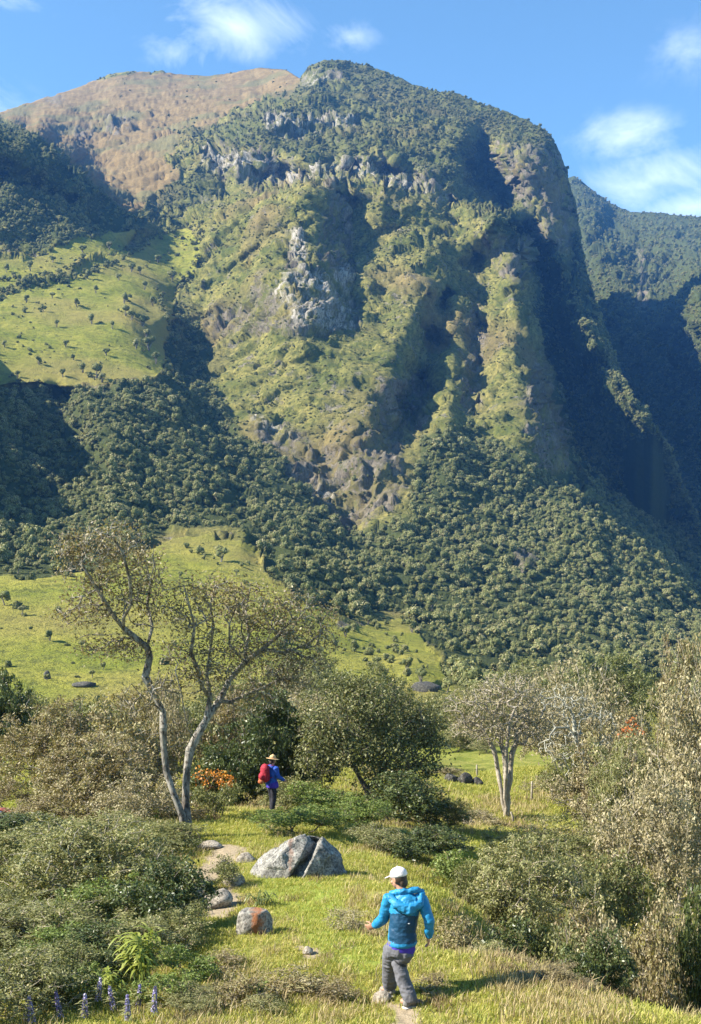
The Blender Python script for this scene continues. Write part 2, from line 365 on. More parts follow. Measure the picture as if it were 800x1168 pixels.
class Sheet:
    """terrain seen from the valley: columns in x, rows from the bottom up to its own crest line, then a falling back side"""
    def __init__(S, name, skyl, lines, NX, NR, ybot, mat, far=False):
        S.NX = NX; S.NR = NR; S.ybot = ybot; nc = len(NX); G = depthmap(lines, skyl)
        sx = np.array([p[0] for p in skyl], float); sy = np.array([p[1] for p in skyl], float)
        S.sk = np.interp(NX, sx, sy) + 1.6 * fbm(np.c_[NX * .035, NX * 0, NX * 0], 3, 5)
        xg, tg = np.meshgrid(NX, np.linspace(0, 1, NR)); yg = ybot + (S.sk[None, :] - ybot) * tg
        x = xg.ravel(); y = yg.ravel(); R = np.exp(bil(G, x, y, CX[0], 5, CYY[0], 5)); M = masks(x, y, far); P = toW(x, y, R)
        rk = M['rock'].astype(float); md = M['meadow'].astype(float); pa = M['paramo'].astype(float)
        amp = np.where(md > 0, .12, np.where(pa > 0, .5, 1.0)) * np.clip((R - 110) / 200, 0, 1)
        Wp = P + 14 * np.stack([fbm(P / 45, 3, 301), fbm(P / 45, 3, 302), fbm(P / 45, 3, 303)], -1)
        D = amp * 0.018 * R * (fbm(Wp * np.array([1, 1, .55]) / 62, 5, 1, True, .55) - .25)
        P2 = toW(x, y, np.maximum(R + D, 85)).reshape(NR, nc, 3)
        # finer relief pushes along the surface's own normal, so that steep flanks are broken up too
        n_ = np.cross(np.gradient(P2, axis=1), np.gradient(P2, axis=0)); n_ /= np.linalg.norm(n_, axis=2)[..., None] + 1e-9
        n_ *= np.where(n_[..., 1:2] > 0, -1, 1); n_ = n_.reshape(-1, 3)
        H = amp * np.clip(R / 700, .5, 2.2) * (np.where((y > 205) & (x > 215) & (x < 640) & (M['forest'] == 0), .55, 1.0) * 7.0 * (fbm(Wp * np.array([1, 1, .8]) / 36, 5, 51, False, .62)) + 3.4 * fbm(Wp * np.array([1, 1, .5]) / 12, 4, 7, False, .65) + 2.5 * cells(Wp * np.array([1, 1, .6]) / 16, 5)[0] + np.where(M['forest'] == 0, 3.2, 0) * (fbm(Wp * np.array([1, 1, .7]) / 26, 4, 88, True, .6) - .2))
        H = H + rk * np.clip(R / 700, .7, 1.6) * (2.6 * cells(Wp * np.array([.8, .8, 1.1]) / 11, 11)[0] + 1.8 * cells(Wp * np.array([1, 1, .6]) / 5, 21)[0] + 1.6 * fbm(Wp * np.array([1, 1, .3]) / 4, 3, 12)) + md * .9 * fbm(P / 9, 4, 9)
        P2 = P2 + (n_ * H[:, None]).reshape(NR, nc, 3) * np.clip(1.6 - 1.6 * tg[..., None] ** 12, .25, 1)
        S.P = P2; top = P2[-1]; back = []
        for dr, dz in ((25, -10), (80, -60), (200, -200), (420, -480)):
            b = top.copy(); b[:, 1] += dr; b[:, 0] *= (b[:, 1] / top[:, 1]); b[:, 2] += dz; back.append(b)
        V = np.concatenate([P2.reshape(-1, 3)] + back); idx = np.arange((NR + 4) * nc).reshape(NR + 4, nc)
        Fq = np.stack([idx[:-1, :-1], idx[:-1, 1:], idx[1:, 1:], idx[1:, :-1]], -1).reshape(-1, 4)
        ext = lambda g: np.concatenate([g] + [g[-1:]] * 4).ravel()
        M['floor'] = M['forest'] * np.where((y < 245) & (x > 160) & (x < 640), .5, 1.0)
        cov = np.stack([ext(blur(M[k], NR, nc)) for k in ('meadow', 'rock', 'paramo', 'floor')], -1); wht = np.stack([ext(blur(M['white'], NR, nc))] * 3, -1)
        S.o = mesh_np(name, V, Fq, mat, smooth=True, attrs={'cov': cov, 'wht': wht}); tag(S.o, kind='structure')
    def skyat(S, x): return np.interp(x, S.NX, S.sk)
    def at(S, x, y):
        x = np.atleast_1d(np.asarray(x, float)); y = np.atleast_1d(np.asarray(y, float))
        ci = np.clip(np.interp(x, S.NX, np.arange(len(S.NX))), 0, len(S.NX) - 1.001); ri = np.clip((S.ybot - y) / (S.ybot - S.skyat(x)) * (S.NR - 1), 0, S.NR - 1.001)
        i = ci.astype(int); j = ri.astype(int); a = (ci - i)[:, None]; b = (ri - j)[:, None]; P = S.P
        return (P[j, i] * (1 - a) + P[j, i + 1] * a) * (1 - b) + (P[j + 1, i] * (1 - a) + P[j + 1, i + 1] * a) * b
m = newmat('mountain_cover'); nt = m.node_tree
a = N(nt, 'ShaderNodeAttribute', attribute_name='cov'); sp = N(nt, 'ShaderNodeSeparateColor'); nt.links.new(a.outputs['Color'], sp.inputs[0])
w = N(nt, 'ShaderNodeAttribute', attribute_name='wht')
n1 = noise(nt, .05, 6, .65); n2 = noise(nt, .35, 6, .7); n3 = noise(nt, 1.4, 4, .7); big = noise(nt, .012, 3, .5)
scrub = cmix(nt, ramp(nt, n1, (.38, 0), (.62, 1)), (.11, .12, .028), (.275, .235, .070))
scrub = cmix(nt, ramp(nt, n2, (.40, .75), (.58, 0)), scrub, (.050, .065, .020))
scrub = cmix(nt, ramp(nt, big, (.5, 0), (.66, .55)), scrub, (.19, .13, .065))
mead = cmix(nt, ramp(nt, n1, (.35, 0), (.62, 1)), (.17, .19, .026), (.29, .265, .05))
mead = cmix(nt, ramp(nt, n2, (.36, .85), (.52, 0)), mead, (.095, .105, .026))
mead = cmix(nt, ramp(nt, big, (.48, 0), (.60, .6)), mead, (.25, .20, .065))
st = noise(nt, .30, 7, .75, stretch=(1, 1, .22), dist=.5); st2 = noise(nt, .9, 5, .7, stretch=(1, 1, .3))
rock = cmix(nt, ramp(nt, st, (.38, 0), (.62, 1)), (.085, .068, .050), (.235, .20, .150))
rock = cmix(nt, ramp(nt, st2, (.36, .8), (.5, 0)), rock, (.035, .035, .022))
rock = cmix(nt, ramp(nt, noise(nt, .10, 5, .6), (.52, 0), (.64, .8)), rock, (.105, .110, .035))
rockw = cmix(nt, ramp(nt, st, (.40, 0), (.55, 1)), (.12, .10, .08), (.40, .36, .295))
rockw = cmix(nt, ramp(nt, st2, (.38, .8), (.5, 0)), rockw, (.06, .06, .04))
rock = cmix(nt, w.outputs['Fac'], rock, rockw)
par = cmix(nt, ramp(nt, n1, (.35, 0), (.65, 1)), (.17, .115, .046), (.26, .185, .078))
par = cmix(nt, ramp(nt, n2, (.38, .7), (.5, 0)), par, (.10, .085, .04))
par = cmix(nt, ramp(nt, big, (.50, 0), (.60, .6)), par, (.13, .135, .055))
scrub = cmix(nt, ramp(nt, noise(nt, .075, 7, .72, stretch=(1, 1, .7)), (.585, 0), (.625, .85)), scrub, cmix(nt, ramp(nt, st2, (.38, 0), (.62, 1)), (.06, .052, .04), (.27, .235, .18)))
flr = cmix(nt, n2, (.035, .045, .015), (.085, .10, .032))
edge = mnode(nt, 'MULTIPLY', mnode(nt, 'SUBTRACT', n2, .5), .9)
def msk(s): return mnode(nt, 'MULTIPLY', mnode(nt, 'SUBTRACT', mnode(nt, 'ADD', s, edge), .3), 2.6, True)
col = cmix(nt, msk(sp.outputs[2]), scrub, par)
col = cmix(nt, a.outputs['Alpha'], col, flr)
col = cmix(nt, msk(sp.outputs[0]), col, mead)
rkm = mnode(nt, 'MULTIPLY', sp.outputs[1], mnode(nt, 'ADD', mnode(nt, 'MULTIPLY', mnode(nt, 'SUBTRACT', st, .42), 7), .35), True)
rkm = mnode(nt, 'MULTIPLY', rkm, mnode(nt, 'ADD', mnode(nt, 'MULTIPLY', mnode(nt, 'SUBTRACT', noise(nt, .055, 5, .65, stretch=(1, 1, .6)), .48), 9), .6), True)
col = cmix(nt, rkm, col, rock)
finish(m, col, .95, mnode(nt, 'ADD', n2, mnode(nt, 'MULTIPLY', n3, .4)), .8, 1.6, .1)
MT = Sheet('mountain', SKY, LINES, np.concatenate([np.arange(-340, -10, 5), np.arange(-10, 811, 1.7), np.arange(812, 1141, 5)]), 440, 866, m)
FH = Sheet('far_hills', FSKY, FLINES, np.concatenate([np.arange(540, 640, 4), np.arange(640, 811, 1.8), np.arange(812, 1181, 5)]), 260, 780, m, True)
def Pat(x, y): return MT.at(x, y)
def Rat(x, y): return MT.at(x, y)[:, 1]
# ------------------------------------------------------------------ near ground
def at(px, py, Y): return Vector(((px - HX) / F * Y, Y, (HY - py) / F * Y))
GP = [(-10,-8,-1.4),(0,-8,-1.4),(10,-8,-1.4),(-35,-8,-3),(35,-8,-3),(0,0,-1.7),(-6,0,-1.8),(6,0,-1.8),(-30,5,-5),(30,5,-5),(0,4,-2.7),(0,8,-3.8),(-5,8,-3.9),(5,8,-3.9),
      (2.7,17.3,-7.1),(4.0,15.3,-6.9),(4.8,13.9,-6.1),(3.2,21,-7.4),(5.5,20,-7.3),(9,22,-7.8),(-5,17,-5.9),(-8,22,-6.6),(-14,20,-7)]
for px, py, Y in ((-400,1168,12.3),(0,1168,12.3),(250,1168,12.3),(500,1168,12.35),(800,1168,12.6),(1200,1168,12.6),(455,1150,13),(475,1150,13),(448,1132,13.55),
      (300,1100,14.7),(600,1105,14.6),(690,1140,13.6),(293,1064,16.3),(230,1090,15.2),(390,1060,16.4),(450,1040,17.6),(520,1035,17.9),(340,1003,21),(400,1000,21.3),(440,985,23),
      (260,975,24.5),(215,957,26),(230,1010,20.6),(310,930,31),(280,935,30),(650,975,33),(600,950,38),(575,935,43),(630,935,43),(540,890,55),(640,880,58),(520,860,75),(620,852,80),
      (800,1000,32),(760,900,50),(20,940,32),(20,890,48),(100,870,60),(150,930,33),(400,930,34),(400,880,52),(-200,900,50),(1000,900,50),(-300,1000,26),(1100,1050,24)):
    v = at(px, py, Y); GP.append(tuple(v))
for xx in (-120, -60, -20, 20, 60, 120):
    GP += [(xx, 90, -15.3), (xx, 104, -16.9), (xx, 125, -24)]
GP = np.array(GP)
def guv(X, Y): return np.c_[X / (Y + 14) * 14, 14 * np.log(Y + 14)]
grb = RBF(guv(GP[:, 0], GP[:, 1]), GP[:, 2], c=.8, reg=.004)
gv = np.concatenate([np.arange(-8, 11, .5), np.arange(11, 30, .11), 30 * 1.012 ** np.arange(0, 121)])
gu = np.concatenate([np.arange(-1.2, -.42, .03), np.arange(-.42, .42, .0045), np.arange(.42, 1.21, .03)])
def g_noise(X, Y):
    Q = np.c_[X, Y, X * 0]
    k = np.clip(Y / 40, .4, 2.0)
    return k * (.20 * fbm(Q / 2.3, 3, 61) + .05 * fbm(Q / .5, 3, 71))
def gzf(X, Y):
    X = np.atleast_1d(np.asarray(X, float)); Y = np.atleast_1d(np.asarray(Y, float))
    return grb(guv(X, Y)) + g_noise(X, Y) * np.clip((Y - 9) / 4, 0, 1)
uu, vv = np.meshgrid(gu, gv)
GX = (uu * (vv + 9) * 1.0).ravel(); GY = vv.ravel()
# the slope carries small erosion steps; kept out of the walked line so that the feet stand on the ground
GZ = gzf(GX, GY)
gcol = len(gu); idx = np.arange(len(GX)).reshape(len(gv), gcol)
Fq = np.stack([idx[:-1, :-1], idx[:-1, 1:], idx[1:, 1:], idx[1:, :-1]], -1).reshape(-1, 4)
def topix(X, Y, Z):
    Yc = np.maximum(Y, 1.0); return HX + X / Yc * F, HY - Z / Yc * F
gpx, gpy = topix(GX, GY, GZ)
def pathmask(x, y):
    wx, wy = wob(x, y, .05, 5, 90); m = np.zeros(x.shape, bool)
    for p in ([(255,962),(285,966),(268,985),(262,1000),(238,1008),(245,1020),(215,1030),(195,1022),(205,1005),(232,985),(240,970)],
              [(228,1030),(262,1012),(280,1025),(262,1045),(235,1050)],[(445,1140),(480,1152),(490,1185),(440,1185),(450,1155),(425,1140)],
              [(340,1080),(358,1078),(362,1092),(345,1092)]):
        m |= inpoly(wx, wy, p)
    return m.astype(float)
def lawn(x, y):
    wx, wy = wob(x, y, .04, 8, 95); m = np.zeros(x.shape, bool)
    for p in ([(290,1005),(385,1000),(395,1050),(440,1090),(420,1110),(360,1090),(330,1050),(300,1030)],[(500,955),(620,945),(640,985),(520,990)],[(500,850),(640,840),(660,900),(510,920)],[(-100,850),(40,870),(45,930),(-100,935)]):
        m |= inpoly(wx, wy, p)
    return m.astype(float)
gcov = np.c_[pathmask(gpx, gpy), lawn(gpx, gpy), np.clip((GY - 40) / 40, 0, 1)]
m = newmat('ground_soil_and_turf'); nt = m.node_tree
a = N(nt, 'ShaderNodeAttribute', attribute_name='cov'); sp = N(nt, 'ShaderNodeSeparateColor'); nt.links.new(a.outputs['Color'], sp.inputs[0])
n1 = noise(nt, 1.1, 5, .65); n2 = noise(nt, 9, 6, .7); n3 = noise(nt, .25, 3, .6)
g = cmix(nt, ramp(nt, n1, (.36, 0), (.62, 1)), (.17, .19, .035), (.36, .31, .095))
g = cmix(nt, ramp(nt, n2, (.38, .8), (.55, 0)), g, (.10, .085, .03))
lw = cmix(nt, ramp(nt, n2, (.35, 0), (.6, 1)), (.13, .18, .028), (.23, .28, .045))
far = cmix(nt, ramp(nt, n1, (.35, 0), (.62, 1)), (.13, .165, .022), (.235, .235, .045))
far = cmix(nt, ramp(nt, n2, (.36, .7), (.52, 0)), far, (.07, .09, .02))
dirt = cmix(nt, n2, (.20, .15, .09), (.42, .34, .23))
g = cmix(nt, sp.outputs[2], g, far)
g = cmix(nt, mnode(nt, 'MULTIPLY', sp.outputs[1], mnode(nt, 'SUBTRACT', .8, mnode(nt, 'MULTIPLY', sp.outputs[2], 1.6), True)), g, lw)
g = cmix(nt, mnode(nt, 'MULTIPLY', mnode(nt, 'SUBTRACT', mnode(nt, 'ADD', sp.outputs[0], mnode(nt, 'MULTIPLY', mnode(nt, 'SUBTRACT', n2, .5), 1.2)), .35), 3, True), g, dirt)
finish(m, g, .95, mnode(nt, 'ADD', n2, n1), .6, .08, .1)
ground = mesh_np('ground', np.c_[GX, GY, GZ], Fq, m, smooth=True, attrs={'cov': gcov}); tag(ground, kind='structure')
GVX = gv
def gz(X, Y): return float(gzf(X, Y)[0])

# ------------------------------------------------------------------ instanced stuff (canopy, scrub, grass)
def scatter(name, P, protos, scl, rot, label, cat, kind='stuff', tilt=None):
    """one stuff object: a cloud of points that carries copies of a few small meshes"""
    col = bpy.data.collections.new(name + '_kinds')
    for p in protos:
        if p.name in C.objects: C.objects.unlink(p)
        col.objects.link(p)
    me = bpy.data.meshes.new(name); me.vertices.add(len(P)); me.vertices.foreach_set('co', np.asarray(P, np.float32).ravel())
    a = me.attributes.new('scl', 'FLOAT_VECTOR', 'POINT'); a.data.foreach_set('vector', np.asarray(scl, np.float32).ravel())
    a = me.attributes.new('rot', 'FLOAT_VECTOR', 'POINT'); a.data.foreach_set('vector', np.asarray(rot, np.float32).ravel())
    a = me.attributes.new('kidx', 'INT', 'POINT'); a.data.foreach_set('value', np.random.RandomState(5).randint(0, len(protos), len(P)).astype(np.int32))
    o = bpy.data.objects.new(name, me); C.objects.link(o)
    ng = bpy.data.node_groups.new(name, 'GeometryNodeTree')
    ng.interface.new_socket('Geometry', in_out='INPUT', socket_type='NodeSocketGeometry')
    ng.interface.new_socket('Geometry', in_out='OUTPUT', socket_type='NodeSocketGeometry')
    gi = ng.nodes.new('NodeGroupInput'); go = ng.nodes.new('NodeGroupOutput')
    ip = ng.nodes.new('GeometryNodeInstanceOnPoints'); ci = ng.nodes.new('GeometryNodeCollectionInfo')
    ci.inputs['Collection'].default_value = col; ci.inputs['Separate Children'].default_value = True; ci.inputs['Reset Children'].default_value = True
    def attr(n, t):
        x = ng.nodes.new('GeometryNodeInputNamedAttribute'); x.data_type = t; x.inputs['Name'].default_value = n; return x.outputs['Attribute']
    L = ng.links
    L.new(gi.outputs[0], ip.inputs['Points']); L.new(ci.outputs[0], ip.inputs['Instance']); ip.inputs['Pick Instance'].default_value = True
    L.new(attr('kidx', 'INT'), ip.inputs['Instance Index']); L.new(attr('scl', 'FLOAT_VECTOR'), ip.inputs['Scale'])
    er = ng.nodes.new('FunctionNodeEulerToRotation'); L.new(attr('rot', 'FLOAT_VECTOR'), er.inputs[0]); L.new(er.outputs[0], ip.inputs['Rotation'])
    L.new(ip.outputs[0], go.inputs[0])
    md_ = o.modifiers.new('spread', 'NODES'); md_.node_group = ng
    tag(o, label, cat, kind=kind); return o

def cards(P, Nrm, L, Wd, rng, jitter=.6):
    """leaf cards: rhombi at P facing Nrm (jittered), length L, width Wd"""
    n = len(P)
    d = Nrm + rng.normal(0, jitter, (n, 3)); d /= np.linalg.norm(d, axis=1)[:, None] + 1e-9
    t = np.cross(d, rng.normal(0, 1, (n, 3))); t /= np.linalg.norm(t, axis=1)[:, None] + 1e-9
    b = np.cross(d, t)
    L = np.broadcast_to(L, n)[:, None]; Wd = np.broadcast_to(Wd, n)[:, None]
    V = np.stack([P - t * L * .5, P + b * Wd * .5 + d * L * .06, P + t * L * .5, P - b * Wd * .5 + d * L * .06], 1).reshape(-1, 3)
    return V, np.arange(4 * n).reshape(n, 4)
def ico(sub=2):
    import bmesh
    bm = bmesh.new(); bmesh.ops.create_icosphere(bm, subdivisions=sub, radius=1)
    V = np.array([v.co[:] for v in bm.verts]); Fc = np.array([[v.index for v in f.verts] for f in bm.faces]); bm.free(); return V, Fc
def crown_proto(name, seed, mat, core, n=420, card=.17, lobes=7, h=1.0):
    """crown of unit radius standing on z=0, built of lobes covered in leaf clumps"""
    rng = np.random.RandomState(seed)
    cs = []
    for i in range(lobes):
        a = rng.uniform(0, 6.28); r = rng.uniform(.15, .62) ; z = rng.uniform(.35, 1.15) * h
        cs.append((math.cos(a) * r, math.sin(a) * r, z, rng.uniform(.32, .52)))
    cs.append((0, 0, .9 * h, .5)); cs = np.array(cs)
    P = []; Nn = []; tv = []
    for k, c in enumerate(cs):
        q = rng.normal(0, 1, (n // len(cs) + 1, 3)); q /= np.linalg.norm(q, axis=1)[:, None]; q = q[q[:, 2] > -.55]
        rad = c[3] * rng.uniform(.82, 1.10, len(q))
        P.append(c[:3] + q * rad[:, None]); Nn.append(q); tv.append(np.full(len(q), rng.uniform(.3, .7)) + rng.normal(0, .13, len(q)))
    P = np.concatenate(P); Nn = np.concatenate(Nn); tv = np.concatenate(tv)
    V, Fq = cards(P, Nn, card * rng.uniform(.7, 1.35, len(P)), card * .8, rng, .45)
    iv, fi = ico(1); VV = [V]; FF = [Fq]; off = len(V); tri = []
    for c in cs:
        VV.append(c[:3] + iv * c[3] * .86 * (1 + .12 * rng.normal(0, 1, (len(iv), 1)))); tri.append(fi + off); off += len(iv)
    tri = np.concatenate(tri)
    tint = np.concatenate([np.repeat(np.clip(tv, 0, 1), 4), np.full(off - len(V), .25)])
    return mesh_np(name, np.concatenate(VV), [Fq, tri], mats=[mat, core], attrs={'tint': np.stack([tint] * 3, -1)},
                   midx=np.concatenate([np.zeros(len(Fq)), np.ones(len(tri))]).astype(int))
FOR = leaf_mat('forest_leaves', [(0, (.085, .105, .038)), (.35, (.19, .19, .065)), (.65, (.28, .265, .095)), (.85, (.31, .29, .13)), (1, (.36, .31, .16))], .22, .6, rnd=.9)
FCORE = finish(newmat('forest_shaded_core'), (.105, .115, .042), .9, spec=.1)  # solid core, darker than the leaves: the crown's inner shade as colour
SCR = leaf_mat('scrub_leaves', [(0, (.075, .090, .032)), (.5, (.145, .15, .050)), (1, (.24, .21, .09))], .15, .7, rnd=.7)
SCORE = finish(newmat('scrub_shaded_core'), (.08, .085, .03), .9, spec=.1)  # same for the bushes: shade between the leaves put into the core colour
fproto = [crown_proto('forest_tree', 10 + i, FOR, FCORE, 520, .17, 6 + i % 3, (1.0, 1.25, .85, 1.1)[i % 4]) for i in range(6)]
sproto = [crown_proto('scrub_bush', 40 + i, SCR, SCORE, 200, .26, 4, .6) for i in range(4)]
def scat_pts(n, keepf, seed):
    """random photo points on both sheets of terrain, thinned to an even spread per square metre of slope"""
    rng = np.random.RandomState(seed); X = []; Y = []; PP = []
    for S, x0, x1, nn in ((MT, -330, 1130, n), (FH, 550, 1170, int(n * .42))):
        x = rng.uniform(x0, x1, nn); y = S.ybot + (S.skyat(x) + .3 - S.ybot) * rng.uniform(0, 1, nn); P = S.at(x, y)
        k = keepf(x, y, P[:, 1], S is FH) > rng.uniform(0, 1, nn); X.append(x[k]); Y.append(y[k]); PP.append(P[k])
    X = np.concatenate(X); Y = np.concatenate(Y); P = np.concatenate(PP); return X, Y, P, rng
NCAND = 420000
area_px = 1460.0 * 640
def keep_forest(x, y, R, far):
    M = masks(x, y, far)
    cl = fbm(np.c_[x * .035, y * .05, x * 0], 2, 177)
    d = np.where(M['forest'] & ~M['meadow'] & ~M['rock'], 1.0, 0)
    d = np.where(M['meadow'] & (cl > .34) & (y > 600), .22, d); d = np.where(M['meadow'] & (y > 690) & (x > 320) & (cl > -.1), .45, d); d = np.where(M['meadow'] & (y > 800), .4, d); d = np.where(M['meadow'] & (y < 460) & (cl > .33), .16, d); d = np.where(M['rock'] & (cl > .1), .25, d)
    s = np.where((x > 640) & (y > 380) & (R > 600), 1.9, np.where(y > 440, 2.75, 3.1))
    want = 2.7 * (R / F) ** 2 / (2.2 * s * s / 4 * 1.0)        # instances per px^2
    want = np.minimum(want, .2) * np.where((y < 245) & (x > 160) & (x < 640), .32, 1.0)
    return d * want / (NCAND / area_px)
x, y, P, rng = scat_pts(NCAND, keep_forest, 1); R = P[:, 1]; n = len(P)
s = np.clip(rng.lognormal(0, .42, n), .4, 2.6) * 1.2 * np.clip(R / 900, 1, 1.35)
Mq = masks(x, y); s *= np.where(Mq['meadow'] | Mq['rock'], .6, 1)
P[:, 2] -= .25 * s
scatter('forest', P, fproto, np.c_[s, s, s * rng.uniform(.8, 1.25, n)], np.c_[rng.normal(0, .12, n), rng.normal(0, .12, n), rng.uniform(0, 6.28, n)],
        'dense dark green mountain forest covering the foot of the spur and the gullies', 'forest')
print('forest', n)
def keep_scrub(x, y, R, far):
    M = masks(x, y, far)
    cl = vnoise(np.c_[x * .05, y * .05, x * 0], 77) * .5 + .5
    d = np.where(M['meadow'], .015 + .06 * (cl > .75), np.where(M['paramo'], .05 * (cl > .62), np.where(M['rock'], .16, np.where(M['forest'], np.where((y < 245) & (x > 160) & (x < 640), .95, .1), .5 + .5 * cl))))
    want = 1.3 * (R / F) ** 2 / 2.2
    return d * np.minimum(want, .3) / (NCAND / area_px)
x, y, P, rng = scat_pts(NCAND, keep_scrub, 2); k = P[:, 1] > 150; x = x[k]; y = y[k]; P = P[k]; R = P[:, 1]; n = len(P)
s = rng.gamma(3, .36, n) * np.clip(R / 800, .8, 1.5); s = np.clip(s, .35, 3.0); s *= np.where((y > 205) & (x > 215) & (x < 640), .62, 1)
P[:, 2] -= .2 * s
scatter('scrub', P, sproto, np.c_[s, s, s * rng.uniform(.7, 1.1, n)], np.c_[rng.normal(0, .15, n), rng.normal(0, .15, n), rng.uniform(0, 6.28, n)],
        'olive green scrub and tussocks covering the mountain slopes', 'scrub')
print('scrub', n)

# hedge lines on the left pasture (bushes that run together)
rng = np.random.RandomState(8); hp = []
for l in ([(-60,335),(0,334),(40,328),(80,322),(110,310),(140,296),(165,282),(188,266),(205,262)],[(0,322),(30,318),(70,312),(95,300)],[(182,340),(190,360),(196,380),(205,352)],[(228,250),(225,275),(222,300),(210,330)]):
    hp += dens(l, 2.6)
hp = np.array(hp); x = hp[:, 0] + rng.normal(0, 2, len(hp)); y = hp[:, 1] + rng.normal(0, 1.6, len(hp))
P = Pat(x, y); n = len(P); s = rng.uniform(1.2, 2.6, n)
scatter('hedge', P, [o.copy() for o in fproto[:3]], np.c_[s, s, s], np.c_[s * 0, s * 0, rng.uniform(0, 6, n)], 'line of dark bushes crossing the high pasture', 'hedge')

# ------------------------------------------------------------------ single trees on the pastures
trunkM = bark_mat('bark_far', (.10, .08, .06), (.25, .22, .18), 4)
def pasture_proto(i, label, group):
    t = empty('pasture_tree', (0, 0, 0)); tag(t, label, 'tree', group)
    c = crown_proto('crown', 70 + i, FOR, FCORE, 420, .16, 6, 1.0); c.parent = t; c.location = (0, 0, .55)
    rng = np.random.RandomState(i)
    V = []; Fc = []
    for k in range(3):
        a0 = np.array([0, 0, -.2]); a1 = np.array([rng.normal(0, .25), rng.normal(0, .25), 1.2])
        for j, (p, r) in enumerate(((a0, .09), (a1 * .5, .07), (a1, .04))):
            ang = np.arange(5) / 5 * 6.283
            V.append(np.c_[p[0] + r * np.cos(ang), p[1] + r * np.sin(ang), np.full(5, p[2])])
        b = k * 15
        for j in range(2):
            for q in range(5): Fc.append([b + j * 5 + q, b + j * 5 + (q + 1) % 5, b + (j + 1) * 5 + (q + 1) % 5, b + (j + 1) * 5 + q])
    mesh_np('trunk', np.concatenate(V), np.array(Fc), trunkM, t)
    return t
UP = [(13,374,5),(16,410,5),(34,404,4),(45,416,5),(95,425,6),(110,432,9),(116,436,6),(122,405,5),(150,365,6),(163,372,8),(142,345,5),(143,360,7),(155,398,5),(167,385,6),(60,340,4),(88,350,5),
      (105,368,5),(65,372,4),(30,345,4),(50,356,4),(128,375,4),(75,395,4),(84,410,4),(40,290,5),(60,300,4),(95,288,5),(125,285,5),(135,320,4),(150,310,5),(165,330,5),(175,350,6),(160,312,4),(20,282,5),
      (8,310,4),(35,310,5),(110,335,4),(180,300,5),(196,320,6),(178,415,6),(170,400,7),(72,430,4),(20,430,4),(5,395,4),(100,318,5)]
proto = [pasture_proto(i, 'small dark bushy tree dotted on the high left pasture above the forest belt', 'trees dotted on the high left pasture') for i in range(3)]
SPECIAL = {(252,641): 'largest round bush on the lower pasture, alone right under the forest belt', (57,732): 'small pale tree with a long shadow on the lower pasture at far left',
 (94,740): 'bushy tree beside the small pale tree on the lower left pasture', (6,690): 'dark bush at the left frame edge on the lower pasture', (54,778): 'lowest bush at the left of the lower pasture',
 (480,780): 'bush touching the long dark rock step below the forest', (510,790): 'bush just right of the long dark rock step below the forest', (25,700): 'small bush at the left of the lower pasture above the pale tree',
 (13,374): 'dark tree near the left frame edge in the middle of the high pasture', (110,432): 'largest of the trees at the lower edge of the high pasture', (122,405): 'single upright tree low on the high pasture with a shadow to its right',
 (163,372): 'broad bush at the right end of the high pasture', (143,360): 'tree with the darkest shadow in the middle of the high pasture', (16,410): 'small tree at the lower left corner of the high pasture'}
def put_pasture(lst, label, group, seed):
    rng = np.random.RandomState(seed)
    for j, (px, py, r) in enumerate(lst):
        pp = Pat(px, py)[0]; R = pp[1]; s = r * 1.05 * R / F
        src = proto[j % 3]
        if j < 3 and not src.get('used'): o = src; o['used'] = 1
        else: o = copy_tree(src)
        if 'used' in o.keys() and o is not src: del o['used']
        o.location = pp; o.scale = (s, s, s * rng.uniform(.8, 1.2)); o.rotation_euler = (0, 0, rng.uniform(0, 6.28)); o['label'] = SPECIAL.get((px, py), label); o['group'] = group
    
put_pasture(UP, 'small dark bushy tree dotted on the high left pasture above the forest belt', 'trees dotted on the high left pasture', 1)
for i in range(3): 
    if 'used' in proto[i].keys(): del proto[i]['used']
LOW = [(252,641,9),(57,732,6),(94,740,6),(54,778,4),(118,762,4),(25,700,5),(6,690,9),(35,720,3),(105,775,4),(300,700,7),(205,660,4),(130,705,5),(395,725,7),(420,712,6),(450,742,6),(470,722,7),(492,700,8),
       (430,760,6),(465,765,7),(360,760,8),(330,735,7),(340,700,6),(515,745,6),(480,780,9),(510,790,8),(420,795,8),(270,655,4),(20,650,6),(75,660,5),(160,640,5)]
for px, py, r in LOW: put_one = None
put_pasture(LOW, 'small round bush growing alone on the bright green lower pasture', 'bushes on the lower pasture', 2)
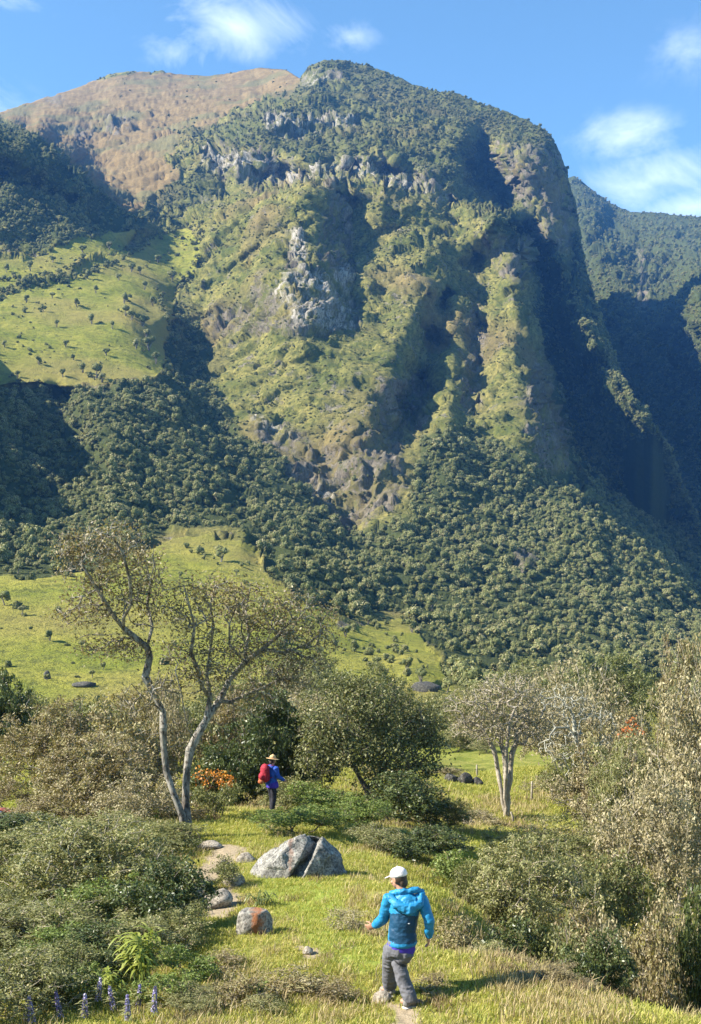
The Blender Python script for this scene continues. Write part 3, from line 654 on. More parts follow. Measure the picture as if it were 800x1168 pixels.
# ------------------------------------------------------------------ plants with real branches and leaves
def graph(attr, base_nodes, base_par, rng, k=.35, crook=.10, seg=.28):
    """join the attractors to the tree one by one, nearest first; returns nodes, parents, tip indices"""
    Nn = [np.array(p, float) for p in base_nodes]; Pr = list(base_par)
    pl = [0.0] * len(Nn)
    for i in range(1, len(Nn)): pl[i] = pl[Pr[i]] + np.linalg.norm(Nn[i] - Nn[Pr[i]])
    d0 = np.min(np.linalg.norm(attr[:, None] - np.array(Nn)[None], axis=2), axis=1)
    tips = []
    for ai in np.argsort(d0):
        p = attr[ai]; A = np.array(Nn); d = np.linalg.norm(A - p, axis=1)
        c = d + k * np.array(pl); j = int(np.argmin(c)); L = d[j]
        n = int(L / seg)
        a = Nn[j]; par = j
        for q in range(1, n + 1):
            t = q / (n + 1); v = a + (p - a) * t + rng.normal(0, crook * min(L, .8), 3) * math.sin(math.pi * t) + np.array([0, 0, .06 * L * math.sin(math.pi * t)])
            Nn.append(v); Pr.append(par); pl.append(pl[par] + L / (n + 1)); par = len(Nn) - 1
        Nn.append(p); Pr.append(par); pl.append(pl[par] + L / (n + 1)); tips.append(len(Nn) - 1)
    return np.array(Nn), np.array(Pr), tips
def radii(Nn, Pr, r0, ex=2.3, cap=None):
    r = np.full(len(Nn), 0.0); acc = np.zeros(len(Nn))
    for i in range(len(Nn) - 1, -1, -1):
        r[i] = max(r0 ** ex, acc[i]) ** (1 / ex)
        if Pr[i] >= 0: acc[Pr[i]] += r[i] ** ex
    if cap: r = np.minimum(r, cap)
    return r
def tubes(Nn, Pr, r, sides=5):
    i = np.array([k for k in range(len(Nn)) if Pr[k] >= 0]); a = Nn[Pr[i]]; b = Nn[i]
    d = b - a; L = np.linalg.norm(d, axis=1)[:, None] + 1e-9; d = d / L
    up = np.where(np.abs(d[:, 2:3]) < .9, np.array([[0, 0, 1.0]]), np.array([[1.0, 0, 0]]))
    u = np.cross(d, up); u /= np.linalg.norm(u, axis=1)[:, None]; v = np.cross(d, u)
    rb_ = r[i]; ra = np.minimum(r[Pr[i]], rb_ * 1.35)
    a = a - d * (ra * .3)[:, None]; b = b + d * (rb_ * .25)[:, None]
    an = np.arange(sides) / sides * 2 * math.pi
    ring = u[:, None] * np.cos(an)[None, :, None] + v[:, None] * np.sin(an)[None, :, None]
    V = np.concatenate([a[:, None] + ring * ra[:, None, None], b[:, None] + ring * rb_[:, None, None]], 1).reshape(-1, 3)
    m_ = len(i); base = np.arange(m_)[:, None] * 2 * sides; q = np.arange(sides)[None]
    Fq = np.stack([base + q, base + (q + 1) % sides, base + sides + (q + 1) % sides, base + sides + q], -1).reshape(-1, 4)
    return V, Fq
def leafset(cent, outw, n_per, spread, L, rng, aspect=.45, droop=0.0, jitter=.9, up=.35):
    k = len(cent); c = np.repeat(cent, n_per, 0); o = np.repeat(outw, n_per, 0)
    P = c + rng.normal(0, 1, (len(c), 3)) * spread * np.array([1, 1, .8])
    nrm = o * .6 + np.array([0, 0, up]); ll = L * rng.uniform(.6, 1.35, len(P))
    V, Fq = cards(P, nrm, ll, ll * aspect, rng, jitter)
    cl = np.repeat(np.clip(rng.normal(.45, .13, k), 0, 1), n_per); tint = np.clip(cl + rng.normal(0, .14, len(P)), 0, 1)
    dead = rng.uniform(0, 1, len(P)) > .965; tint[dead] = 1
    return V, Fq, np.repeat(tint, 4)
def lobe_pts(lobes, n, rng, shell=.55):
    w = np.array([l[3] * l[4] * l[5] for l in lobes]) ** .7; w = w / w.sum(); out_ = []; on = []
    for l, ww in zip(lobes, w):
        m_ = max(1, int(round(n * ww))); q = rng.normal(0, 1, (m_, 3)); q /= np.linalg.norm(q, axis=1)[:, None]
        rr = rng.uniform(0, 1, m_) ** (1 / 3.0); rr = shell + (1 - shell) * rr
        p = np.array(l[:3]) + q * rr[:, None] * np.array(l[3:6]); out_.append(p); on.append(q)
    P = np.concatenate(out_); Q = np.concatenate(on); k = P[:, 2] > .02; return P[k], Q[k]
def plant(name, lab, cat, seed, lobes, nclus, nleaf, L, spread, leafm, barkm, r0=.006, base=None, bpar=None, grp=None, shell=.5, part=('branches', 'foliage'),
          cap=None, aspect=.45, jitter=.9, nbare=0, k=.35, crook=.10, extra=None):
    rng = np.random.RandomState(seed)
    P, Q = lobe_pts(lobes, nclus, rng, shell)
    if base is None:
        ns = 5; base = [(0, 0, -.15)] + [(rng.normal(0, .08), rng.normal(0, .08), .12) for _ in range(ns)]; bpar = [-1] + [0] * ns
    A = P
    if nbare:
        Pb, _ = lobe_pts([(l[0], l[1], l[2], l[3] * 1.08, l[4] * 1.08, l[5] * 1.08) for l in lobes], nbare, rng, .85); A = np.concatenate([P, Pb])
    Nn, Pr, tips = graph(A, base, bpar, rng, k, crook)
    r = radii(Nn, Pr, r0, cap=cap)
    r = r * np.random.RandomState(seed + 5).uniform(.85, 1.2, len(r))
    V, Fq = tubes(Nn, Pr, r, 8 if r.max() > .08 else 4)
    t = empty(name, (0, 0, 0)); tag(t, lab, cat, grp)
    mesh_np(part[0], V, Fq, barkm, t, smooth=True)
    V, Fq, ti = leafset(P, Q, nleaf, spread, L, rng, aspect, jitter=jitter)
    mesh_np(part[1], V, Fq, leafm, t, attrs={'tint': np.stack([ti] * 3, -1)})
    return t

GREY = leaf_mat('grey_green_leaves', [(0, (.10, .11, .040)), (.45, (.23, .23, .085)), (.8, (.36, .34, .15)), (1, (.44, .35, .20))], .3, rnd=.2)
DARK = leaf_mat('dark_glossy_leaves', [(0, (.035, .050, .016)), (.5, (.090, .115, .034)), (.9, (.17, .185, .06)), (1, (.22, .18, .09))], .2, .4, rnd=.2)
BRIGHT = leaf_mat('fresh_green_leaves', [(0, (.085, .125, .026)), (.5, (.17, .225, .048)), (.9, (.27, .31, .08)), (1, (.36, .30, .12))], .32, rnd=.2)
TAN = leaf_mat('dry_tan_leaves', [(0, (.16, .135, .075)), (.45, (.31, .26, .14)), (.8, (.46, .40, .24)), (1, (.52, .43, .28))], .28, .7, rnd=.25)
BROWN = leaf_mat('brown_olive_leaves', [(0, (.11, .085, .042)), (.4, (.23, .175, .085)), (.75, (.31, .28, .12)), (1, (.44, .37, .22))], .3, .6, rnd=.25)
OLIVE = leaf_mat('olive_leaves', [(0, (.080, .095, .030)), (.45, (.17, .18, .058)), (.8, (.28, .27, .105)), (1, (.40, .34, .18))], .3, rnd=.25)
YELLOW = leaf_mat('yellow_green_leaves', [(0, (.16, .20, .03)), (.6, (.30, .34, .06)), (1, (.42, .42, .11))], .35, rnd=.1)
ORANGE = leaf_mat('orange_flowers', [(0, (.36, .11, .01)), (.6, (.52, .20, .02)), (1, (.60, .34, .06))], .2, rnd=.1)
REDL = leaf_mat('rust_leaves', [(0, (.28, .06, .02)), (1, (.50, .16, .03))], .2)
BARKG = bark_mat('pale_lichen_bark', (.045, .034, .026), (.31, .28, .23), 5)
BARKW = bark_mat('white_lichen_bark', (.20, .19, .15), (.46, .45, .36), 6)
BARKD = bark_mat('dark_twig_bark', (.07, .055, .04), (.20, .17, .13), 12)
BARKT = bark_mat('tan_twig_bark', (.20, .165, .12), (.42, .37, .29), 12)

# prototypes of the shrubs, in metres (about 2.4 wide and 1.7 high, leaves of real size)
def dome(rng, w, h, n):
    o = []
    for i in range(n):
        a = rng.uniform(0, 6.28); q = rng.uniform(0, 1) ** .6 * .78 * w / 2; zt = (1 - .55 * (2 * q / w) ** 2) * h; r = rng.uniform(.11, .20) * w
        o.append((math.cos(a) * q, math.sin(a) * q, max(r * .8, zt * rng.uniform(.35, .9)), r, r, r * rng.uniform(.7, 1.1)))
    return o
KINDS = {
 'grey':  dict(leafm=GREY, barkm=BARKT, L=.058, spread=.10, ncl=330, nl=44, shell=.45, aspect=.36, nbare=60),
 'dark':  dict(leafm=DARK, barkm=BARKD, L=.070, spread=.10, ncl=330, nl=44, shell=.45, aspect=.42),
 'bright':dict(leafm=BRIGHT, barkm=BARKD, L=.060, spread=.09, ncl=330, nl=44, shell=.5, aspect=.42),
 'tan':   dict(leafm=TAN, barkm=BARKT, L=.052, spread=.10, ncl=330, nl=34, shell=.35, aspect=.5, nbare=80),
 'brown': dict(leafm=BROWN, barkm=BARKT, L=.058, spread=.10, ncl=320, nl=34, shell=.35, aspect=.5, nbare=60),
 'olive': dict(leafm=OLIVE, barkm=BARKD, L=.058, spread=.10, ncl=330, nl=42, shell=.45, aspect=.42, nbare=20),
 'orange':dict(leafm=ORANGE, barkm=BARKD, L=.060, spread=.09, ncl=60, nl=14, shell=.5, aspect=.7),
}
_pc = {}
def get_proto(kind, size, var):
    """size 's' 1.3 m, 'm' 2.6 m, 'l' 4.6 m wide; the leaves keep their size, a bigger shrub has more of them"""
    key = (kind, size, var)
    if key in _pc: return _pc[key]
    w, h, f, fl = {'s': (1.3, .95, .35, .75), 'm': (2.6, 1.8, 1, 1), 'l': (4.6, 3.4, 1.8, 1.5)}[size]
    K = KINDS[kind]; rng = np.random.RandomState(sum(map(ord, kind + size)) + var * 7)
    lob = dome(rng, w, h, {'s': 10, 'm': 19, 'l': 34}[size])
    t = plant('shrub', 'x', 'shrub', 100 + var + ord(kind[0]), lob, int(K['ncl'] * f * .85), int(K['nl'] * fl * .72), K['L'] * 1.35 * {'s': .8, 'm': 1, 'l': 1.25}[size], K['spread'] * {'s': .6, 'm': .7, 'l': .9}[size],
              K['leafm'], K['barkm'], r0=.004 * {'s': .9, 'm': 1.2, 'l': 1.7}[size], shell=K['shell'], aspect=K['aspect'], nbare=int(K.get('nbare', 0) * f), cap=.07)
    bb = np.concatenate([np.array([v[:] for v in ch.bound_box]) for ch in t.children if ch.name.startswith('foliage')])
    w = .5 * (np.ptp(bb[:, 0]) + np.ptp(bb[:, 1])); h = bb[:, 2].max(); cx_, cy_ = [(bb[:, q].max() + bb[:, q].min()) / 2 for q in (0, 1)]
    for ch in t.children: ch.location = (-cx_, -cy_, 0)
    _pc[key] = [t, w, h, 0]; return _pc[key]
# name, kind, size, photo x of the middle, base y, depth, width and height in photo pixels, label
PL = [
 # left foreground mass
 ('shrub','grey','l',40,1180,16.5,250,150,'wide grey green shrub filling the bottom left corner behind the lupins'),
 ('shrub','dark','m',185,1110,16.8,140,130,'dark glossy leaved shrub beside the left edge of the grassy clearing'),
 ('shrub','grey','l',110,1080,19.5,250,140,'broad grey green shrub left of the dirt path'),
 ('shrub','bright','m',90,1130,15.5,130,80,'fresh green shrub between the grey shrubs at lower left'),
 ('shrub','grey','m',215,1178,13.0,90,50,'low grey green bush by the yellow green cane plant'),
 ('shrub','olive','l',15,1065,22,200,110,'olive shrub on the left frame edge under the brown bank'),
 ('shrub','dark','m',20,1000,27,120,75,'low dark shrub at the left frame edge beside the red bundle'),
 ('shrub','grey','m',120,995,26,150,60,'grey shrub with thin twigs below the brown thicket'),
 ('shrub','bright','s',190,1168,13.2,90,60,'small fresh green bush right of the lupins'),
 ('shrub','dark','s',10,1168,13,90,80,'dark small bush in the very bottom left corner'),
 # brown thicket left of the tree
 ('shrub','brown','l',100,960,31,190,130,'brown leafy thicket left of the forked tree'),
 ('shrub','tan','m',150,965,28.5,120,85,'tan dry shrub just left of the forked trunk'),
 ('shrub','brown','l',55,900,40,160,110,'brown bush behind the thicket at far left'),
 ('shrub','tan','m',85,945,33,110,85,'pale yellowish dry shrub left of the brown thicket'),
 ('shrub','brown','m',150,880,38,150,90,'rust brown shrub behind the forked tree trunk on its left'),
 ('shrub','dark','l',-5,865,45,110,95,'nearly black bush cut by the left frame edge'),
 ('shrub','tan','m',185,850,42,90,80,'grey twiggy bush directly behind the left trunk of the forked tree'),
 ('shrub','olive','m',110,840,50,130,50,'olive bush at the lower edge of the bright pasture'),
 ('shrub','brown','m',210,960,30,90,60,'low brown undergrowth at the back of the forked tree roots'),
 # behind the hiker with the straw hat
 ('shrub','dark','l',305,915,36,160,140,'tall dark evergreen bush right behind the hiker in the straw hat'),
 ('shrub','dark','m',255,925,35,100,80,'dark bush between the forked tree and the hiker in the straw hat'),
 ('shrub','bright','m',345,965,27.5,120,50,'low fresh green bush behind the big grey boulder'),
 ('shrub','bright','m',410,960,29,90,48,'rounded green bush right of the bush behind the big boulder'),
 ('shrub','olive','s',250,925,29.5,60,34,'small olive bush at the upper end of the dirt path'),
 ('shrub','dark','m',455,960,32,130,85,'dark bush at the shaded foot of the olive tree'),
 ('shrub','dark','m',480,1020,25,120,75,'dark green rounded bush right behind the hiker in the white cap'),
 ('shrub','grey','m',430,1010,25.5,90,60,'grey green bush between the big boulder and the hiker in the white cap'),
 ('shrub','tan','s',545,945,40,60,24,'low rusty tan bush left of the slim bare tree foot'),
 ('shrub','grey','m',535,860,80,70,28,'grey bush standing on the pasture behind the slim bare tree'),
 # right of the clearing, in the hollow
 ('shrub','grey','l',610,1070,21,190,125,'large pale green shrub in the hollow right of the hiker in the white cap'),
 ('shrub','olive','m',550,1045,21.5,100,60,'yellowish green bush at the left rim of the hollow'),
 ('shrub','dark','m',590,1100,17.2,110,60,'dark shaded bush deep in the hollow'),
 ('shrub','grey','m',655,1110,17,130,90,'grey green bush on the right side of the hollow'),
 ('shrub','dark','m',680,1150,14.6,100,80,'dark green bush at the lower end of the hollow'),
 ('shrub','brown','m',745,1130,15.5,110,90,'brown dry shrub above the rusty rock'),
 ('shrub','olive','m',700,1050,22,120,70,'olive shrub below the tall tan thicket'),
 ('shrub','dark','m',795,1120,16,80,90,'dark bush beside the rusty rock at the right frame edge'),
 ('shrub','tan','m',770,1090,18,110,80,'tan dry bush at the right frame edge over the rusty rock'),
 # tall right thicket
 ('shrub','tan','l',755,1060,24,180,190,'tall tan lichen covered thicket at the right frame edge'),
 ('shrub','tan','l',790,960,28,170,200,'tall pale thicket reaching up the right frame edge'),
 ('shrub','grey','l',720,980,30,130,130,'grey leaved bush in the middle of the right thicket'),
 ('shrub','brown','l',720,900,36,140,100,'brownish bush behind the right thicket'),
 ('shrub','brown','l',790,860,38,110,120,'tall brown leaved bush at the right frame edge against the forest'),
 ('shrub','olive','m',655,905,46,90,60,'olive bush under the white branched tree'),
 ('shrub','tan','m',690,850,50,130,70,'tan bush beside the white branched tree'),
 ('shrub','tan','m',640,820,58,120,60,'dry pale bush behind the white branched tree'),
 ('shrub','olive','l',560,830,85,120,50,'green bush at the edge of the forest behind the slim bare tree'),
 ('shrub','olive','l',390,850,60,150,70,'olive bush behind the olive tree on its left'),
 ('shrub','tan','m',330,830,62,120,60,'dry bush behind the dark evergreen bush'),
 ('shrub','olive','l',260,840,55,150,70,'olive bush behind the right trunk of the forked tree'),
 # further bushes between the clearing and the pasture
 ('shrub','olive','l',30,835,62,130,50,'olive bush where the lower pasture begins at far left'),
 ('shrub','brown','l',170,830,58,130,60,'brown bush low behind the forked trunk against the pasture'),
 ('shrub','olive','l',300,800,90,120,50,'olive bush against the pasture seen through the right branches'),
 ('shrub','grey','l',360,790,100,100,50,'grey green bush on the pasture behind the olive tree'),
 ('shrub','olive','l',430,800,95,90,40,'olive bush on the pasture right above the olive tree'),
 ('shrub','brown','m',275,870,44,110,80,'brown shrub between the orange flowers and the dark evergreen bush'),
 ('shrub','tan','l',345,895,42,150,110,'pale twiggy bush left of the olive tree'),
 ('shrub','olive','m',330,940,33,100,50,'olive bush directly right of the hiker in the straw hat'),
 ('shrub','bright','m',375,945,31.5,110,50,'fresh green bush between the straw hat hiker and the olive tree'),
 ('shrub','olive','m',505,965,33,80,60,'olive bush in the shade right of the olive tree'),
 ('shrub','bright','s',470,1000,27,70,45,'small fresh green bush above the white cap hiker'),
 ('shrub','brown','m',60,985,29,130,70,'brown dry shrub above the dark bush at far left'),
 ('shrub','olive','m',190,1000,25,110,55,'olive shrub between the forked trunk and the dirt path'),
 ('shrub','bright','m',140,1070,18,120,60,'fresh green shrub in the middle of the left shrub bank'),
 ('shrub','olive','m',60,1100,18,140,80,'olive shrub in the middle of the left frame edge'),
 ('shrub','bright','s',215,1130,14.2,80,50,'fresh green bush right of the cane plant'),
 ('shrub','olive','s',255,1020,20.2,60,46,'small olive bush between the dirt path and the rusty rock'),
 ('shrub','brown','s',520,1080,16.6,70,40,'brown heather like bush at the left rim of the hollow'),
 ('shrub','bright','m',545,1020,23,110,60,'fresh green bush at the top of the hollow'),
 ('shrub','olive','l',620,1010,26,170,70,'olive bush at the far side of the hollow'),
 ('shrub','brown','m',660,1090,19,120,70,'brown green bush in the right part of the hollow'),
 ('shrub','tan','m',700,1120,16.5,110,80,'dry tan shrub in front of the olive shrub at lower right'),
 ('shrub','grey','m',560,1110,16,100,40,'grey heath shrub along the lower rim of the hollow'),
 ('shrub','brown','m',620,1160,13.6,110,36,'brown heath on the near rim of the hollow'),
 ('shrub','tan','l',700,930,36,150,90,'tan thicket right of the slim bare tree'),
 ('shrub','olive','m',760,1000,27,120,90,'olive leaves in the lower middle of the right thicket'),
 ('shrub','tan','l',640,870,60,120,70,'pale bush on the pasture left of the white branched tree'),
 ('shrub','olive','l',700,810,75,150,60,'olive bush at the foot of the right forest'),
 ('shrub','olive','l',600,800,100,140,44,'green bush at the foot of the forest above the slim bare tree'),
 ('shrub','olive','l',500,830,90,110,44,'green bush right of the long dark rock step'),
 ('shrub','grey','s',300,1150,12.9,60,20,'low grey heath at the bottom left of the white cap hiker'),
 ('shrub','brown','s',270,1140,13.2,90,26,'low brown heath at the bottom right of the cane plant'),
 ('shrub','brown','s',385,1135,13.5,70,18,'low brown heath left of the pinkish stone'),
 ('shrub','grey','m',20,1195,12.6,170,110,'grey green shrub at the very bottom left behind the lupins'),
 ('shrub','olive','m',75,1190,13.6,150,110,'olive shrub behind the middle of the lupin row'),
 ('shrub','dark','m',110,1165,14.6,150,110,'dark leaved shrub behind the smaller cane plant'),
 ('shrub','grey','m',165,1160,15.2,130,110,'grey leaved shrub right behind the tall cane plant'),
 ('shrub','olive','m',205,1120,16.0,110,90,'olive shrub between the tall cane plant and the rusty rock'),
 ('shrub','bright','m',130,1090,17.4,130,80,'bright green patch of shrub above the cane plants'),
 ('shrub','olive','l',-20,1120,17.5,170,130,'olive shrub cut by the left frame edge low down'),
 ('shrub','grey','m',60,1020,23.5,150,70,'grey shrub under the brown dry shrub at far left'),
 ('shrub','dark','m',150,1035,21.5,120,60,'dark leaved shrub left of the lower end of the dirt path'),
 ('shrub','olive','m',520,852,78,60,24,'small olive bush at the upper edge of the pasture behind the outcrop'),
 ('shrub','dark','m',640,862,70,60,24,'dark bush on the pasture between the bare tree and the white branched tree'),
 ('shrub','grey','m',555,862,72,50,20,'small grey bush just left of the bare tree crown'),
 ('shrub','brown','m',505,900,55,60,26,'brown bush left of the outcrop'),
 ('shrub','tan','m',625,905,50,70,24,'tan bush behind the two thin fence posts'),
 ('shrub','brown','s',610,965,34,80,20,'rusty heath patch below the shadow of the bare tree'),
 ('shrub','brown','s',335,1125,13.8,90,18,'brown heath clump in the lower middle of the clearing'),
 ('shrub','brown','s',250,1110,14.6,80,26,'brown heath clump by the left edge of the clearing'),
 ('shrub','tan','s',395,1060,16.6,60,24,'dry straw coloured clump left of the hiker in the white cap'),
 ('shrub','brown','s',500,1140,13.6,80,16,'brown heath clump right behind the heel of the hiker in the white cap'),
 ('shrub','bright','s',303,948,29.3,64,24,'low fresh green bush hiding the boots of the hiker in the straw hat'),
 ('shrub','tan','m',120,900,36,140,70,'pale yellow tan bush in the middle of the brown thicket'),
 ('shrub','brown','m',20,940,36,90,50,'brown bush on the bank above the red and blue bundle'),
 ('shrub','dark','s',205,1070,18.5,70,50,'small dark bush at the right end of the left shrub bank'),
 ('shrub','bright','s',95,1150,13.4,80,50,'small bright green bush among the lupins'),
 ('shrub','bright','s',40,1060,19,80,50,'small bright green bush high in the left shrub bank'),
]
def put_plants(lst):
    rng = np.random.RandomState(33); cnt = {}
    for nm, kind, size, px, py, Y, w, h, lab in lst:
        c = cnt.get((kind, size), 0); cnt[(kind, size)] = c + 1
        pr = get_proto(kind, size, c % 2)
        t, pw, ph, used = pr
        o = t if not used else copy_tree(t); pr[3] = 1
        X = (px - HX) / F * Y; z = gz(X, Y)
        # the base is taken to the ground, the top stays where the photograph has it
        top = (HY - (py - h)) / F * Y; H_ = max(top - z, .5 * h / F * Y)
        sx = w * Y / F / pw; o.location = (X, Y, z - .02); H_ *= rng.uniform(.9, 1.18); o.scale = (sx, sx, H_ / ph); o.rotation_euler = (0, 0, rng.uniform(0, 6.28))
        o['label'] = lab; o['category'] = 'shrub'; o['group'] = 'shrubs around the clearing'
put_plants(PL)
# a few flower and leaf accents, each a thing
def accent(px, py, Y, w, lm, lab, seed, name='flower_cluster', cat='flowers', n=40, nl=12, L=.07):
    rng = np.random.RandomState(seed); r = w * Y / F / 2; X = (px - HX) / F * Y
    z0 = (HY - py) / F * Y; g0 = gz(X, Y); h = z0 - g0
    t = plant(name, lab, cat, seed, [(0, 0, h, r, r, r * .8)], n, nl, L, .08, lm, BARKD, r0=.004, aspect=.7, shell=.3)
    t.location = (X, Y, g0)
accent(240, 886, 31, 36, ORANGE, 'orange flower cluster right of the forked trunk', 3, n=26, nl=8)
accent(258, 892, 33, 18, ORANGE, 'small orange flower cluster nearer to the hiker in the straw hat', 4, n=16)
accent(722, 832, 33, 26, REDL, 'rust red leaves in the thicket on the right', 5, n=14, nl=9)

# ---- the three trees drawn from the photograph
def chain(lst, Y, X0, Y0, Z0):
    """photo points (x, y, depth offset) to local coordinates"""
    return [np.array([(x - HX) / F * (Y + d) - X0, (Y + d) - Y0, (HY - y) / F * (Y + d) - Z0]) for x, y, d in lst]
def drawn_tree(name, lab, cat, Y, base_px, chains, lobes_px, seed, ncl, nl, L, spread, leafm, barkm, r0, cap, nbare=0, k=.3, shell=.1, grp=None, aspect=.5, part=('trunk', 'crown')):
    bx, by = base_px; X0 = (bx - HX) / F * Y; Z0 = gz(X0, Y) - .05
    nodes = [np.array([0, 0, -.25])]; par = [-1]
    idx_ = {}
    for nm, src, lst in chains:
        prev = 0 if src is None else idx_[src]
        pts_ = chain(lst, Y, X0, Y, Z0)
        for j, p in enumerate(pts_):
            if src is not None and j == 0: # join at nearest existing node
                d = [np.linalg.norm(p - q) for q in nodes]; prev = int(np.argmin(d)); 
            # subdivide with crooks
            a = nodes[prev]; n = max(1, int(np.linalg.norm(p - a) / .35)); rr = np.random.RandomState(seed + len(nodes))
            for q in range(1, n):
                nodes.append(a + (p - a) * q / n + rr.normal(0, .045, 3)); par.append(prev); prev = len(nodes) - 1
            nodes.append(p); par.append(prev); prev = len(nodes) - 1
        idx_[nm] = prev
    lob = []
    for x, y, d, rx, rz in lobes_px:
        c = chain([(x, y, d)], Y, X0, Y, Z0)[0]; s_ = (Y + d) / F
        lob.append((c[0], c[1], c[2], rx * s_, rx * s_ * .9, rz * s_))
    t = plant(name, lab, cat, seed, lob, ncl, nl, L, spread, leafm, barkm, r0=r0, base=nodes, bpar=par, grp=grp, shell=shell, part=part, cap=cap, nbare=nbare, k=k, aspect=aspect, crook=.12)
    t.location = (X0, Y, Z0)
    return t
TREE = leaf_mat('tree_leaves', [(0, (.085, .065, .035)), (.4, (.19, .145, .075)), (.75, (.30, .25, .12)), (1, (.45, .38, .24))], .35, .5, rnd=0)
drawn_tree('forked_tree', 'tall crooked tree with forked lichen covered trunk and sparse brownish leaves', 'tree', 26, (212, 957),
  [('L', None, [(208,930,0),(198,905,0),(190,880,.1),(187,850,.1),(186,812,.2),(176,792,.2),(166,772,.2),(171,750,.3),(168,738,.3),(155,728,.3),(141,716,.2),(128,700,0),(116,680,-.2),(104,660,-.3),(94,645,-.3)]),
   ('L2', 'L', [(168,738,.3),(174,715,.6),(168,690,.9),(172,665,1.0),(166,640,1.1)]),
   ('L3', 'L', [(141,716,.2),(150,690,-.5),(148,660,-.8),(140,630,-1.0),(128,612,-1.1)]),
   ('L4', 'L', [(186,812,.2),(172,800,-.5),(160,792,-.9),(150,780,-1.2)]),
   ('L5', 'L', [(186,835,.2),(172,838,.5),(165,850,.8)]),
   ('R', None, [(214,938,.1),(212,915,.2),(213,880,.3),(217,855,.4),(226,838,.5),(236,820,.6),(240,795,.7),(236,770,.9),(240,740,.9),(244,715,.8),(240,690,.6),(246,668,.5)]),
   ('R2', 'R', [(236,820,.6),(250,800,.9),(262,775,1.2),(280,755,1.4),(300,740,1.5),(318,725,1.6),(334,705,1.7)]),
   ('R3', 'R', [(240,795,.7),(228,770,.2),(218,745,-.1),(222,715,-.3),(216,690,-.4),(210,668,-.4)]),
   ('R4', 'R2', [(280,755,1.4),(284,725,1.8),(280,695,2.0),(286,670,2.1)]),
   ('R5', 'R2', [(300,740,1.5),(325,745,1.9),(350,735,2.1),(368,722,2.2)]),
   ('T', None, [(224,948,-.3),(232,962,-.6)]), ('T2', None, [(204,952,-.2),(198,962,-.4)]), ('L6', 'L', [(176,792,.2),(190,775,.6),(196,755,.9),(192,735,1.1)]), ('L7', 'L', [(155,728,.3),(140,738,.6),(118,742,.8),(98,738,.9)]), ('R8', 'R2', [(280,755,1.4),(262,735,.9),(262,712,.6),(270,690,.4)]),
   ('R6', 'R', [(217,855,.4),(212,820,-.6),(207,790,-.9),(200,765,-1.0)]),
   ('R7', 'R2', [(250,800,.9),(275,795,1.5),(300,785,1.9),(320,775,2.1)])],
  [(100,640,-.2,34,36),(130,615,-.8,34,22),(150,650,-.3,34,34),(120,680,0,38,26),(90,700,0,30,14),(145,740,.2,26,14),(170,690,.8,28,30),(78,622,-.2,18,16),(168,640,.8,24,22),(115,735,0,30,12),
   (210,690,-.3,30,28),(245,680,.6,34,24),(280,690,1.8,38,28),(230,730,.4,26,26),(300,720,1.6,36,22),(335,700,1.8,34,26),(360,735,2.1,28,22),(270,745,1,32,20),(310,760,1.8,38,22),(220,770,0,24,22),(250,780,.8,24,18),
   (340,770,2,30,18),(370,705,2,18,14),(190,780,-.2,20,14),(290,800,1.6,36,18),(155,800,-1,18,16),(200,740,-.6,18,14)],
  11, 1050, 16, .080, .16, TREE, BARKG, .0066, .24, nbare=950, k=.12)
drawn_tree('olive_tree', 'leafy olive green tree with dark shaded trunk right of the dark evergreen bush', 'tree', 34, (425, 945),
  [('a', None, [(425,925,0),(418,900,0),(405,875,0),(395,850,.3)]), ('b', 'a', [(418,900,0),(435,880,.3),(450,860,.6),(460,840,.8)]), ('c', None, [(432,925,.3),(452,900,.6),(470,885,.9),(480,870,1.0)]), ('d', 'a', [(405,875,0),(385,870,-.3),(365,860,-.5)])],
  [(380,820,0,40,30),(420,800,.3,42,28),(460,820,.8,38,30),(400,850,-.4,40,24),(440,850,0,38,22),(480,860,1,30,28),(360,860,-.3,30,26),(450,890,.5,40,22),(390,785,.6,30,16),(485,830,1,22,20)],
  12, 620, 34, .10, .19, leaf_mat('olive_tree_leaves', [(0, (.060, .072, .026)), (.45, (.15, .155, .055)), (.8, (.26, .25, .10)), (1, (.40, .34, .18))], .3, rnd=0), BARKD, .008, .12, nbare=60)
drawn_tree('bare_tree', 'slim multi stemmed tree with nearly bare grey crown on the grass beyond the clearing', 'tree', 43, (576, 935),
  [('a', None, [(574,915,0),(570,890,0),(566,865,0),(558,845,0),(550,830,0),(540,825,.2)]), ('b', None, [(578,915,.2),(576,885,.3),(575,860,.3),(572,835,.4),(566,815,.5)]), ('c', None, [(580,915,.1),(582,890,.2),(584,860,.3),(590,835,.5),(600,820,.7)]), ('d', None, [(576,910,-.2),(578,870,-.4),(580,840,-.5),(585,815,-.6)])],
  [(540,805,0,34,20),(575,795,.3,40,24),(610,810,.8,34,24),(560,830,-.3,36,16),(595,835,.2,32,14),(530,830,.3,20,12),(580,780,.3,30,12),(620,835,.9,20,12)],
  13, 620, 13, .08, .22, TAN, BARKT, .011, .12, nbare=420, k=.15)
